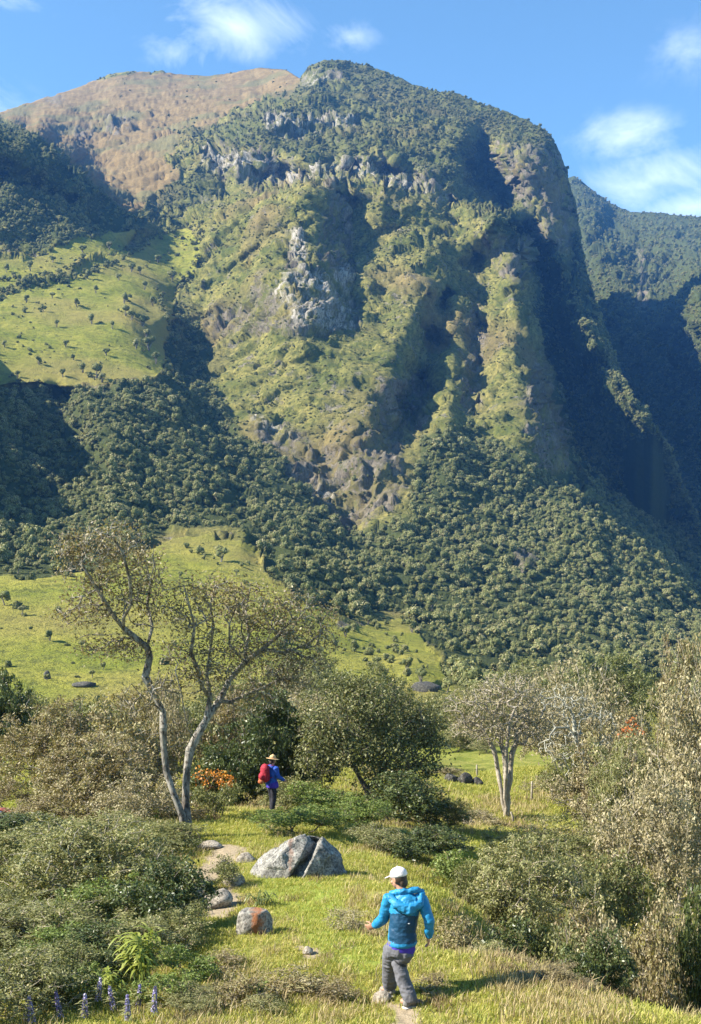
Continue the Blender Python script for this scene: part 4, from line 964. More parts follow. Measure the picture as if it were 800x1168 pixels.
drawn_tree('white_branched_tree', 'crooked tree with bare whitish branches in front of the right thicket', 'tree', 40, (668, 935),
  [('a', None, [(668,900,0),(668,875,0),(662,855,0),(656,840,0),(655,820,0),(650,808,.1),(642,800,.2),(638,795,.3),(622,797,.4)]), ('b', 'a', [(668,875,0),(676,860,.2),(684,848,.3),(694,842,.4),(700,835,.5)]), ('c', 'a', [(656,840,0),(648,830,-.2),(634,830,-.4),(628,838,-.5)]),
   ('d', 'a', [(668,885,0),(656,880,-.3),(645,885,-.6)])],
  [(640,800,0,26,20),(665,815,0,26,22),(690,830,.4,24,22),(640,850,-.4,24,22),(680,870,.3,26,18)],
  14, 260, 9, .075, .2, TAN, BARKW, .010, .11, nbare=240, k=.15)

# ---- grass
GRS = leaf_mat('grass_blades', [(0, (.16, .20, .03)), (.4, (.31, .34, .055)), (.75, (.54, .48, .12)), (1, (.66, .53, .25))], .4, .6, rnd=.35)
DRY = leaf_mat('dry_grass_blades', [(0, (.20, .15, .07)), (.5, (.42, .33, .16)), (1, (.62, .50, .30))], .3, .7, rnd=.3)
def tuft(name, seed, n, h, spread, mat, wd=.006, lean=.5):
    rng = np.random.RandomState(seed); V = []; Fc = []; ti = []
    for i in range(n):
        b = np.array([rng.normal(0, spread), rng.normal(0, spread), -.02]); a = rng.uniform(0, 6.28); le = rng.uniform(.1, lean) ; hh = h * rng.uniform(.5, 1.15)
        d = np.array([math.cos(a), math.sin(a), 0]); s_ = np.array([-d[1], d[0], 0]) * wd * rng.uniform(.7, 1.2)
        m1 = b + d * le * hh * .25 + np.array([0, 0, hh * .55]); tp = b + d * le * hh + np.array([0, 0, hh * rng.uniform(.85, 1)])
        k0 = len(V); V += [b - s_, b + s_, m1 + s_ * .8, m1 - s_ * .8, tp + s_ * .15, tp - s_ * .15]; Fc += [[k0, k0 + 1, k0 + 2, k0 + 3], [k0 + 3, k0 + 2, k0 + 4, k0 + 5]]
        ti += [np.clip(rng.normal(.5, .2), 0, 1)] * 6
    return mesh_np(name, np.array(V), np.array(Fc), mat, attrs={'tint': np.stack([np.array(ti)] * 3, -1)})
g_short = [tuft('grass_tuft', i, 34, .05, .05, GRS, .0035, .8) for i in range(3)]
g_mid = [tuft('grass_tuft', 10 + i, 30, .060, .05, GRS, .0042, .9) for i in range(3)]
g_dry = [tuft('dry_tuft', 20 + i, 26, .135, .07, DRY, .004, .6) for i in range(3)]
rng = np.random.RandomState(21)
def gscat(n, ymin, ymax, pw):
    t = rng.uniform(0, 1, n); Y = (ymin ** pw + t * (ymax ** pw - ymin ** pw)) ** (1 / pw)
    X = rng.uniform(-.40, .40, n) * Y; Z = gzf(X, Y); return X, Y, Z
def gr(name, n, y0, y1, pw, protos, test, smin, smax, label, cat='grass'):
    X, Y, Z = gscat(n, y0, y1, pw); px, py = topix(X, Y, Z)
    k = test(px, py, X, Y) > rng.uniform(0, 1, n); X, Y, Z = X[k], Y[k], Z[k]; n = len(X)
    s = rng.uniform(smin, smax, n) * np.clip(Y / 20, 1, 2.4)
    scatter(name, np.c_[X, Y, Z], protos, np.c_[s, s, s * rng.uniform(.8, 1.2, n)], np.c_[rng.normal(0, .12, n), rng.normal(0, .12, n), rng.uniform(0, 6.28, n)], label, cat)
cln = lambda px, py: vnoise(np.c_[px * .03, py * .06, px * 0], 5)
gr('short_grass', 60000, 11.5, 60, .9, g_short, lambda px, py, X, Y: (1 - pathmask(px, py)) * 1.0, .9, 1.7, 'short yellow green grass on the clearing')
gr('grass', 60000, 11.5, 60, .7, g_mid, lambda px, py, X, Y: (1 - pathmask(px, py)) * (1 - .93 * lawn(px, py)) * np.clip(.5 + .9 * cln(px, py), .1, 1), .6, 1.3, 'yellowish grass tufts on the clearing')
def drytest(px, py, X, Y):
    m_ = np.zeros(px.shape)
    wx, wy = wob(px, py, .05, 8, 91)
    for p, v in (([(200,1120),(300,1105),(350,1130),(430,1120),(440,1168),(200,1190)], .35),([(505,1030),(560,1060),(640,1105),(700,1150),(720,1190),(600,1190),(560,1120),(510,1080)], .75),
              ([(400,1010),(440,1030),(440,1070),(400,1060)], .5),([(360,1050),(420,1040),(430,1085),(370,1080)], .45),([(620,950),(800,950),(800,1000),(640,1000)], .4),([(500,900),(620,900),(620,930),(500,935)], .35)):
        m_ = np.maximum(m_, inpoly(wx, wy, p) * v)
    return np.maximum(m_, .03 + .22 * (vnoise(np.c_[px * .035, py * .07, px * 0], 15) > .25)) * (1 - pathmask(px, py)) * (1 - .9 * lawn(px, py))
gr('dry_grass', 34000, 11.5, 55, .8, g_dry, drytest, .6, 1.35, 'dry tan grass standing along the rim of the clearing')

HEA = leaf_mat('heath_leaves', [(0, (.13, .085, .045)), (.5, (.27, .19, .10)), (1, (.44, .35, .20))], .2, .8, rnd=.8)
hproto = [tuft('heath_clump', 90 + i, 70, .085, .075, HEA, .0035, 1.1) for i in range(3)]
def htest(px, py, X, Y):
    wx, wy = wob(px, py, .05, 10, 93); m_ = np.full(px.shape, .012)
    for p, v in (([(190,1120),(260,1100),(310,1120),(350,1115),(430,1125),(440,1150),(330,1150),(210,1175)], .34),([(495,1040),(540,1055),(620,1100),(700,1150),(700,1175),(600,1130),(520,1080)], .42),([(395,1020),(440,1040),(435,1075),(385,1070)], .2),
                 ([(250,1000),(290,1010),(280,1050),(240,1050)], .2),([(520,930),(700,950),(760,1000),(600,1000)], .25),([(480,1128),(540,1150),(560,1175),(480,1150)], .3),([(190,960),(250,960),(200,1010)], .25)):
        m_ = np.maximum(m_, inpoly(wx, wy, p) * v)
    return m_ * (1 - pathmask(px, py)) * (vnoise(np.c_[px * .06, py * .12, px * 0], 19) > -.2)
gr('heath', 26000, 11.8, 50, .8, hproto, htest, .8, 1.7, 'low brown heath and dead herbs scattered through the grass', 'heath')
# ------------------------------------------------------------------ rocks
def rock_mat(name, a=(.13, .12, .10), b=(.38, .35, .30), rust=0.0, rustdir=None):
    m = newmat(name); nt = m.node_tree
    n1 = noise(nt, 5, 8, .7); n2 = noise(nt, 26, 6, .75); n3 = noise(nt, 2.2, 4, .6, dist=.6)
    c = cmix(nt, ramp(nt, n1, (.38, 0), (.60, 1)), a, b)
    c = cmix(nt, ramp(nt, n2, (.42, .85), (.52, 0)), c, tuple(v * .45 for v in a))
    c = cmix(nt, ramp(nt, noise(nt, 9, 5, .7), (.60, 0), (.68, .7)), c, (.52, .53, .42))
    if rust:
        s = n3
        if rustdir:
            gx_ = N(nt, 'ShaderNodeSeparateXYZ'); nt.links.new(N(nt, 'ShaderNodeTexCoord').outputs['Object'], gx_.inputs[0])
            band = mnode(nt, 'SUBTRACT', 1.0, mnode(nt, 'MULTIPLY', mnode(nt, 'ABSOLUTE', mnode(nt, 'SUBTRACT', gx_.outputs[0], rustdir[0])), rustdir[1]), True)
            s = mnode(nt, 'ADD', mnode(nt, 'MULTIPLY', n1, .9), mnode(nt, 'MULTIPLY', band, .28))
        c = cmix(nt, ramp(nt, s, (.60, 0), (.72, rust)), c, (.27, .095, .03))
    return finish(m, c, .9, mnode(nt, 'ADD', n1, mnode(nt, 'MULTIPLY', n2, .5)), .8, .04, .25)
ROCK = rock_mat('grey_lichen_rock'); ROCKR = rock_mat('rusty_rock', rust=.9, rustdir=(.03, 4.5)); ROCKP = rock_mat('pale_rock', (.20, .17, .13), (.46, .40, .32)); ROCKD = rock_mat('dark_rock', (.035, .033, .03), (.13, .12, .10))
ROCKB = rock_mat('boulder_rock', (.12, .115, .10), (.36, .34, .30), rust=.35, rustdir=(-.12, 9.0))
def rockmesh(seed, sx, sy, sz, sub=4, cuts=16, rough=.05):
    V, Fc = ico(sub); rng = np.random.RandomState(seed)
    for _ in range(cuts):
        n = rng.normal(0, 1, 3); n /= np.linalg.norm(n); d = rng.uniform(.62, .92); q = V @ n; k = q > d
        V[k] -= n * ((q[k] - d) * .92)[:, None]
    V = V * (1 + rough * fbm(V * 2.2 + seed, 4, seed)[:, None] + rough * .5 * fbm(V * 9 + seed, 3, seed + 9)[:, None])
    return V * np.array([sx, sy, sz]), Fc
def rock(name, px, py, Y, w, h, lab, seed, mat=None, depth=.8, sub=3, rz=0):
    X = (px - HX) / F * Y; s = Y / F; V, Fc = rockmesh(seed, w * s / 2, w * s / 2 * depth, h * s * .72, sub)
    o = mesh_np(name, V, Fc, mat or ROCK, smooth=False); z = gz(X, Y) if Y < 90 else float(Pat(px, py)[0][2])
    o.location = (X, Y, z + h * s * .25); o.rotation_euler = (0, 0, rz); tag(o, lab, 'rock'); return o
def evaluated(o):
    dg = bpy.context.evaluated_depsgraph_get(); dg.update()
    me = bpy.data.meshes.new_from_object(o.evaluated_get(dg)); old = o.data
    o.modifiers.clear(); o.data = me; return o
def fused(name, VF, mat, parent=None, voxel=.012, smooth=2, attrs=None):
    """several overlapping closed shapes grown into one continuous surface"""
    VV = []; F4 = []; F3 = []; off = 0
    for V, Fs in VF:
        VV.append(np.asarray(V, float))
        for f in (Fs if isinstance(Fs, list) else [Fs]):
            f = np.asarray(f) + off
            (F4 if f.shape[1] == 4 else F3).append(f)
        off += len(V)
    FL = []
    if F4: FL.append(np.concatenate(F4))
    if F3: FL.append(np.concatenate(F3))
    o = mesh_np(name, np.concatenate(VV), FL, mat)
    r = o.modifiers.new('r', 'REMESH'); r.mode = 'VOXEL'; r.voxel_size = voxel; r.use_smooth_shade = True
    s = o.modifiers.new('s', 'SMOOTH'); s.iterations = smooth; s.factor = .6
    evaluated(o)
    if parent: o.parent = parent
    return o
# the split boulder: two leaning masses with a dark cleft between them
s_ = 21.3 / F; bx = 340; X0 = (bx - HX) * s_; Z0 = gz(X0, 21.3)
V, f_ = ico(6); w_, h_ = 54 * s_, 47 * s_
for n, d in (((-.75, -.15, .65), .62), ((.35, -.2, .9), .78), ((.9, -.25, .3), .80), ((-.2, -.9, .35), .66), ((.45, -.85, .3), .64), ((0, -.5, .85), .72), ((-.95, -.3, .1), .88), ((-.4, .3, .85), .74), ((.1, .9, .4), .7), ((.75, -.1, .65), .80), ((-.5, -.7, .5), .74)):
    n = np.array(n) / np.linalg.norm(n); q = V @ n; k = q > d; V[k] -= n * ((q[k] - d) * .94)[:, None]
V = V * np.array([w_ * 1.06, w_ * .78, h_ * 1.05])
g_ = np.abs(V[:, 0] - (.10 * w_ + .55 * (V[:, 2] - .3 * h_))) / (.13 * w_); cut = np.clip(1 - g_, 0, 1) ** .8 * (V[:, 1] < .2)
V[:, 1] += cut * .34; V[:, 2] -= cut * .09 * (V[:, 2] > .3); V[:, 0] += .04 * np.sign(V[:, 0] - .1 * w_) * cut
V *= (1 + .05 * fbm(V * 2.1, 4, 3)[:, None]); cv, _ = cells(V * 3.2 + .3 * fbm(V * 3, 2, 4)[:, None], 9)
V += V / np.linalg.norm(V, axis=1)[:, None] * (.035 * cv + .03 * fbm(V * 7, 4, 6))[:, None]
b = mesh_np('boulder', V, f_, ROCKB, smooth=False); b.location = (X0, 21.3, Z0 + .02)
tag(b, 'large pale grey boulder with a dark cleft at the back of the clearing', 'boulder')
rr_ = rock('rock', 290, 1068, 16.3, 44, 34, 'angular rock with a rust orange stripe and dark right face on the clearing', 21, ROCKR, .7, 4)
rock('rock', 247, 1042, 18.6, 40, 22, 'pale flat rock at the end of the dirt path', 22, ROCKP, .9, 3)
rock('rock', 268, 1022, 20.2, 26, 14, 'pale stone under the small bush between path and boulder', 23, ROCKP, .9, 3)
rock('rock', 258, 1000, 21.8, 22, 18, 'dark pointed stone on the path edge left of the boulder', 24, ROCKD, .9, 3)
rock('rock', 281, 982, 23.6, 26, 10, 'low flat pale stone at the left foot of the boulder', 25, ROCKP, .9, 3)
rock('rock', 240, 965, 25, 30, 8, 'flat brown slab beside the path near the forked trunk', 26, ROCKP, .9, 3)
rock('rock', 352, 1089, 15.1, 16, 9, 'small brown stone in the middle of the clearing', 27, ROCKP, .8, 3)
rock('rock', 436, 1138, 13.4, 24, 12, 'pinkish stone at the left foot of the hiker in the white cap', 28, ROCKP, .8, 3)
rock('rock', 594, 1140, 13.6, 10, 6, 'tiny pale stone on the grass right of the hiker in the white cap', 29, ROCKP, .8, 2)
rock('rock', 620, 1145, 13.4, 9, 9, 'small dark stone in the dry grass at the bottom right', 30, ROCKD, .8, 2)
rock('rock', 797, 1150, 13.6, 36, 26, 'rusty brown rock with a white top at the bottom right frame edge', 31, rock_mat('brown_rock', (.20, .09, .04), (.36, .22, .13)), .8, 3)
rock('rock', 535, 945, 39, 18, 14, 'pale pointed stone at the edge of the grass left of the slim bare tree', 32, ROCKP, .8, 3)
rock('rock', 623, 949, 38, 14, 8, 'small whitish stone right of the shadow of the slim bare tree', 33, ROCKP, .8, 2)
rock('rock', 658, 976, 33, 11, 8, 'small pink white stone on the far side of the hollow', 34, ROCKP, .8, 2)
for j, (px, py, w, h, lab) in enumerate(((515, 893, 18, 12, 'leftmost grey rock of the outcrop behind the slim bare tree'), (530, 888, 20, 14, 'largest grey rock of the outcrop behind the slim bare tree'),
                                      (545, 893, 14, 10, 'rightmost grey rock of the outcrop behind the slim bare tree'), (524, 899, 14, 8, 'lowest grey rock of the outcrop behind the slim bare tree'))):
    rock('rock', px, py, 52, w, h, lab, 40 + j, ROCKD, .9, 3)['group'] = 'rocks of the outcrop'
for j, (px, py, w, h, lab) in enumerate(((486, 788, 42, 14, 'long dark rock step on the pasture below the forest'), (97, 783, 30, 7, 'dark low rock on the lower left pasture'), (54, 776, 9, 10, 'upright dark stump like rock on the lower left pasture'),
                                      (270, 785, 20, 6, 'dark rock behind the crown of the forked tree'))):
    rock('rock', px, py, float(Rat(px, py)[0]), w, h, lab, 50 + j, ROCKD, .6, 3)

# ------------------------------------------------------------------ closed tapering tubes and ellipsoids for figures
def tube(pts, rad, n=14, flat=None):
    """closed tube along points; rad: number or (wide, deep) per point, wide along 'flat' direction"""
    P = [np.array(p, float) for p in pts]; rings = []
    side0 = np.array(flat if flat is not None else (1, 0, 0), float)
    R_ = [(r, r) if not hasattr(r, '__len__') else r for r in rad]
    for i, p in enumerate(P):
        d = (P[min(i + 1, len(P) - 1)] - P[max(i - 1, 0)]); d /= np.linalg.norm(d) + 1e-9
        s = side0 - d * (side0 @ d)
        if np.linalg.norm(s) < .05: s = np.array([0, 1, 0]) - d * d[1]
        s /= np.linalg.norm(s); t = np.cross(d, s); a = np.arange(n) / n * 2 * math.pi
        rings.append(p + np.cos(a)[:, None] * s * R_[i][0] + np.sin(a)[:, None] * t * R_[i][1])
    d0 = P[0] - P[1]; d0 /= np.linalg.norm(d0); d1 = P[-1] - P[-2]; d1 /= np.linalg.norm(d1)
    V = [P[0] + d0 * min(R_[0]) * .7] + [v for r in rings for v in r] + [P[-1] + d1 * min(R_[-1]) * .7]
    q = []; t3 = []
    for i in range(len(P) - 1):
        for k in range(n): a = 1 + i * n; q.append([a + k, a + (k + 1) % n, a + n + (k + 1) % n, a + n + k])
    for k in range(n):
        t3.append([0, 1 + (k + 1) % n, 1 + k]); e = 1 + (len(P) - 1) * n; t3.append([len(V) - 1, e + k, e + (k + 1) % n])
    return np.array(V), [np.array(q), np.array(t3)]
def ell(c, r, rot=None, sub=3):
    V, Fc = ico(sub); V = V * np.array(r)
    if rot is not None: V = V @ np.array(rot).T
    return V + np.array(c), Fc
def rotz(a): return np.array(Matrix.Rotation(a, 3, 'Z'))
def fabric(name, c, c2=None, rough=.75, sc=40):
    m = newmat(name); nt = m.node_tree; n = noise(nt, 9, 4, .6); w_ = noise(nt, sc, 4, .6)
    return finish(m, cmix(nt, ramp(nt, n, (.35, 0), (.65, 1)), c, c2 or tuple(v * .8 for v in c)), rough, mnode(nt, 'ADD', n, mnode(nt, 'MULTIPLY', w_, .3)), .5, .02, .3)
SKIN = finish(newmat('skin'), (.42, .22, .14), .55, spec=.3); HAIR = finish(newmat('brown_hair'), (.045, .028, .018), .6); HAIRL = finish(newmat('light_brown_hair'), (.16, .09, .05), .6)
EYE = finish(newmat('eye_white'), (.7, .7, .68), .2); IRIS = finish(newmat('dark_iris'), (.03, .02, .015), .2)
def hand(wr, direc, palm_n, s=1.0, side=1, curl=.6):
    """palm, four unequal bent fingers and a thumb leaving the side of the palm"""
    d = np.array(direc, float); d /= np.linalg.norm(d); nrm = np.array(palm_n, float); nrm -= d * (nrm @ d); nrm /= np.linalg.norm(nrm); sd = np.cross(d, nrm) * side
    wr = np.array(wr, float); o = [tube([wr - d * .02, wr + d * .02 * s, wr + d * .055 * s, wr + d * .088 * s], [(.024 * s, .019 * s), (.032 * s, .016 * s), (.040 * s, .015 * s), (.036 * s, .013 * s)], 12, sd)]
    for k, (off, L) in enumerate(((-.030, .066), (-.010, .076), (.011, .071), (.030, .055))):
        p = wr + d * .085 * s + sd * off * s; a = d; P = [p - d * .02 * s]; P.append(p)
        for j, fr in enumerate((.45, .32, .23)):
            ang = curl * (j + .6) * .75; v = d * math.cos(ang) + nrm * math.sin(ang); p = p + v * L * fr * s; P.append(p)
        o.append(tube(P, [.0095 * s, .0095 * s, .009 * s, .008 * s, .0068 * s], 8, sd))
    p = wr + d * .03 * s - sd * .030 * s; v1 = (d * .6 - sd * .75 + nrm * .3); v2 = d * .9 - sd * .2 + nrm * .4
    o.append(tube([p, p + v1 * .035 * s, p + v1 * .035 * s + v2 * .03 * s, p + v1 * .035 * s + v2 * .052 * s], [.013 * s, .011 * s, .0095 * s, .008 * s], 8, sd))
    return o
def head(c, yaw, pitch, s=1.0):
    """head centred at c, looking along local +Y turned by yaw/pitch; returns shapes and the rotation"""
    M_ = np.array(Matrix.Rotation(yaw, 3, 'Z') @ Matrix.Rotation(pitch, 3, 'X')); c = np.array(c)
    def L(v): return M_ @ (np.array(v) * s) + c
    o = [ell(L((0, -.012, .02)), np.array((.074, .092, .092)) * s, M_), ell(L((0, .028, -.045)), np.array((.056, .062, .062)) * s, M_), ell(L((0, .055, -.088)), np.array((.028, .026, .022)) * s, M_),
         tube([L((0, .082, .012)), L((0, .100, -.012)), L((0, .106, -.028))], [.009 * s, .012 * s, .014 * s], 8), ell(L((0, .088, -.058)), np.array((.024, .010, .006)) * s, M_), ell(L((0, .086, -.067)), np.array((.020, .010, .006)) * s, M_),
         ell(L((0, .080, .026)), np.array((.046, .012, .008)) * s, M_)]
    for k in (-1, 1):
        o.append(ell(L((k * .076, -.008, -.012)), np.array((.008, .019, .031)) * s, M_)); o.append(ell(L((k * .040, .060, -.030)), np.array((.022, .022, .020)) * s, M_))
    return o, M_, L

def person(label, loc):
    t = empty('person', loc); tag(t, label, 'person'); return t

# ---- hiker in the white cap: photo joints turned into metres (1 px is about 1 cm here)
Yp = 13.2; sp_ = Yp / F
def J(px, py, d=0.0): return np.array([(px - 458) * sp_, d, (1150 - py) * sp_])
OX = (458 - HX) * sp_
GZ0 = gz(OX + .1, Yp - .1)
# true ground heights under both feet keep the soles on the turf
hk = person('hiker in a white cap, blue hooded jacket and grey trousers walking away over the grass', (OX, Yp, (HY - 1150) * sp_))
def floor_at(x, y): return gz(OX + x, Yp + y) - (HY - 1150) * sp_
lf = J(446, 1134, .36); rf = J(467, 1148, -.14)
lf[2] = floor_at(lf[0], lf[1]) + .055; rf[2] = floor_at(rf[0], rf[1]) + .055
hipL = J(448, 1084, .03); hipR = J(463, 1084, -.03)
kneeL = J(445, 1111, .22); kneeR = J(455, 1113, -.02); kneeL[2] = min(kneeL[2], lf[2] + .44); kneeR[2] = rf[2] + .40
shL = J(444, 1025, .05); shR = J(481, 1024, -.03); elL = J(438, 1051, .10); elR = J(489, 1046, -.12); haL = J(428, 1063, .22); haR = J(489, 1066, -.06)
neck = J(460, 1017, .02); hc = J(454.5, 1003, .05); waist = J(459, 1062, .0); chest = J(462, 1036, .01); pelvis = J(456, 1082, 0)
sdir = (shR - shL) / np.linalg.norm(shR - shL)
yaw = math.radians(50); hs, HM, HL = head(hc, yaw, math.radians(-14), 1.02)
body = [tube([pelvis, waist, chest, J(462, 1024, .01), neck, hc + np.array([0, 0, -.04])], [(.15, .11), (.13, .10), (.155, .11), (.15, .09), (.055, .055), (.05, .05)], 18, sdir)] + hs
for a, b_, c_, h_, sd_ in ((shL, elL, haL, (-.8, .45, -.35), 1), (shR, elR, haR, (-.02, .25, -1), -1)):
    body.append(tube([a, (a + b_) / 2, b_, (b_ + c_) / 2, c_], [.05, .046, .038, .034, .024], 12)); body += hand(c_, h_, (.2 * sd_, .6, .2) if sd_ == 1 else (-.9, .2, 0), 1.0, sd_, .7)
for a, b_, c_ in ((hipL, kneeL, lf), (hipR, kneeR, rf)):
    body.append(tube([a, (a + b_) / 2, b_, b_ * .6 + c_ * .4, c_ + np.array([0, 0, .04])], [.085, .075, .052, .052, .036], 14)); body.append(tube([c_ + np.array([0, 0, 0]), c_ + np.array([-.09, .08, -.01])], [.036, .03], 10))
bo = fused('body', body, SKIN, hk, .0065, 2)
JB = fabric('bright_blue_shell', (.018, .21, .40), (.012, .16, .34), .5); JD = fabric('dark_blue_shell', (.008, .055, .115), (.006, .042, .09), .55); PUR = fabric('purple_fleece', (.06, .035, .36)); GRT = fabric('grey_trouser_cloth', (.15, .145, .155), (.10, .10, .11), .85)
CAPM = fabric('white_cap_cloth', (.78, .70, .68), (.72, .62, .60)); SHOE = fabric('grey_shoe', (.20, .19, .18)); SOLE = finish(newmat('pale_sole'), (.5, .48, .45), .7); BLK = finish(newmat('black_webbing'), (.02, .02, .022), .7)
def wrinkle(o, amp, sc, seed=0):
    n = len(o.data.vertices); co = np.empty(n * 3, np.float32); o.data.vertices.foreach_get('co', co); co = co.reshape(-1, 3).astype(float); no = np.empty(n * 3, np.float32)
    o.data.vertices.foreach_get('normal', no); no = no.reshape(-1, 3)
    co = co + no * (amp * fbm(co * sc * np.array([1, 1, 1.8]), 3, seed, True))[:, None]
    o.data.vertices.foreach_set('co', co.astype(np.float32).ravel()); o.data.update()
hem = J(460, 1077, -.01)
jk = fused('jacket', [tube([hem, J(459, 1066, 0), waist, J(461, 1046, 0), chest, J(462, 1024, .01), J(461, 1019, .015)], [(.170, .140), (.163, .134), (.152, .125), (.160, .125), (.174, .122), (.155, .095), (.08, .075)], 22, sdir),
    tube([shL + sdir * .05, shL, (shL + elL) / 2, elL, (elL + haL) / 2, haL - (haL - elL) * .02], [.066, .066, .066, .062, .056, .043], 14), tube([shR - sdir * .05, shR, (shR + elR) / 2, elR, (elR + haR) / 2, haR], [.066, .066, .066, .060, .055, .044], 14)], JB, hk, .011, 3); wrinkle(jk, .010, 11, 2)
# darker back and side panels of the jacket follow its surface
me = jk.data; me.materials.append(JD); co = np.empty(len(me.polygons) * 3, np.float32); me.polygons.foreach_get('center', co); co = co.reshape(-1, 3)
xx = co[:, 0] / sp_ + 458; zz = 1150 - co[:, 2] / sp_
bk = ((zz > 1038 + .25 * np.abs(xx - 458)) & (xx > 444) & (xx < 479) & (zz < 1072)) | ((xx > 449) & (xx < 478) & (zz > 1046) & (zz < 1070))
me.polygons.foreach_set('material_index', bk.astype(np.int32))
hd = fused('hood', [tube([J(444, 1022, .02), J(452, 1029, -.09), J(466, 1034, -.13), J(478, 1028, -.10), J(482, 1018, -.02)], [.035, .055, .065, .055, .035], 14, (0, 0, 1)), ell(J(467, 1026, -.08), (.10, .055, .075)),
    tube([J(446, 1020, .06), J(458, 1016, -.04), J(476, 1014, -.03), J(482, 1018, .03)], [.025, .032, .034, .028], 12, (0, 0, 1))], JB, jk, .010, 2); wrinkle(hd, .012, 16, 5)
fused('fleece_hem', [tube([J(457, 1083, 0), J(458, 1079, 0), J(459, 1074, 0)], [(.165, .135), (.168, .138), (.160, .13)], 20, sdir)], PUR, hk, .011, 1)
tr = fused('trousers', [tube([J(455, 1088, 0), pelvis, J(458, 1074, 0)], [(.150, .125), (.158, .13), (.145, .12)], 20, sdir),
    tube([hipL, (hipL + kneeL) / 2, kneeL, kneeL * .55 + lf * .45, lf + np.array([0, 0, .06]), lf + np.array([0, 0, .03])], [(.105, .11), .094, .080, .082, .078, .080], 16), tube([hipR, (hipR + kneeR) / 2, kneeR, kneeR * .5 + rf * .5, rf + np.array([0, 0, .06]), rf + np.array([0, 0, .03])], [(.105, .11), .094, .080, .080, .078, .082], 16)], GRT, hk, .011, 2); wrinkle(tr, .012, 12, 7)
mesh_np('knee_strap', *tube([kneeR + (hipR - kneeR) * .16, kneeR + (hipR - kneeR) * .20], [.092, .092], 18), BLK, tr, smooth=True)
for f_, dv in ((lf, np.array([-.55, .83, 0])), (rf, np.array([-.2, .6, -.2]) * 0 + np.array([.75, .5, 0]))):
    dv = dv / np.linalg.norm(dv); sv = np.array([dv[1], -dv[0], 0])
    sh_ = fused('shoe', [tube([f_ - dv * .07 + np.array([0, 0, -.005]), f_ + np.array([0, 0, .02]), f_ + dv * .08 + np.array([0, 0, -.012]), f_ + dv * .16 + np.array([0, 0, -.022])], [(.040, .045), (.045, .055), (.050, .036), (.040, .026)], 14, sv)], SHOE, hk, .007, 2)
    mesh_np('sole', *tube([f_ - dv * .085 + np.array([0, 0, -.046]), f_ + np.array([0, 0, -.048]), f_ + dv * .10 + np.array([0, 0, -.046]), f_ + dv * .175 + np.array([0, 0, -.040])], [(.040, .012), (.042, .012), (.050, .012), (.036, .010)], 14, sv), SOLE, sh_, smooth=True)
# cap over the hair, brim forward
fused('hair', [ell(HL((0, -.026, .006)), (.082, .088, .094), HM), ell(HL((0, -.075, -.055)), (.060, .035, .055), HM)], HAIR, hk, .007, 1)
cp = fused('cap', [ell(HL((0, -.018, .052)), (.092, .106, .078), HM), tube([HL((0, -.018, .028)), HL((0, -.018, .05))], [(.093, .108), (.093, .107)], 20, HM @ np.array([1, 0, 0]))], CAPM, hk, .006, 2)
V, Fs = ell(HL((0, .105, .030)), (.072, .078, .009), np.array(Matrix.Rotation(yaw, 3, 'Z') @ Matrix.Rotation(math.radians(-26), 3, 'X'))); mesh_np('brim', V, Fs, CAPM, cp, smooth=True)
V, Fs = ell(HL((0, -.02, .131)), (.009, .009, .006)); mesh_np('button', V, Fs, CAPM, cp, smooth=True)
for k in (-1, 1):
    V, Fs = ell(HL((k * .031, .072, .004)), (.013, .011, .008), HM, 2); e = mesh_np('eye', V, Fs, EYE, bo, smooth=True); V, Fs = ell(HL((k * .031, .082, .004)), (.006, .003, .006), HM, 1); mesh_np('iris', V, Fs, IRIS, bo, smooth=True)
mesh_np('emblem', *ell(J(466, 1049, -.148), (.012, .003, .006)), finish(newmat('pale_mark'), (.6, .65, .7), .6), jk)

# ---- hiker in the straw hat, seen from behind and turned to the right
Yq = 31.0; sq = Yq / F; OX2 = (308 - HX) * sq; G2 = gz(OX2, Yq)
h2 = person('hiker in a straw hat and blue jacket with a red backpack by the dark bush', (OX2, Yq, G2))
def K(px, z, d=0.0): return np.array([(px - 308) * sq, d, z])
TOP = 1.66
hips = K(310, .90); kn = K(311, .48); hc2 = K(311.5, 1.55, .02); nk = K(310.5, 1.42); ch = K(310, 1.22); ws = K(310, 1.02)
side = np.array([math.cos(math.radians(-50)), math.sin(math.radians(-50)), 0]); fwd = np.array([.77, .64, 0])
yaw2 = math.atan2(-fwd[0], fwd[1]); hs2, HM2, HL2 = head(hc2, yaw2, math.radians(-8), 1.0)
b2 = [tube([hips, ws, ch, K(310.5, 1.36), nk, hc2 + np.array([0, 0, -.03])], [(.15, .11), (.13, .10), (.155, .11), (.15, .09), (.055, .055), (.05, .05)], 18, side)] + hs2
SH = [K(310.5, 1.36) - side * .18, K(310.5, 1.36) + side * .18]; EL = [SH[0] + np.array([0, 0, -.27]) + fwd * .02 - side * .04, SH[1] + np.array([0, 0, -.26]) + fwd * .06 + side * .04]; WR = [EL[0] + fwd * .18 + np.array([0, 0, -.14]), EL[1] + fwd * .20 + np.array([0, 0, -.12])]
FT = [hips - side * .10 + np.array([0, 0, -.84]) + fwd * .10, hips + side * .10 + np.array([0, 0, -.84]) - fwd * .06]
FT = [np.array([f[0], f[1], gz(OX2 + f[0], Yq + f[1]) - G2 + .055]) for f in FT]
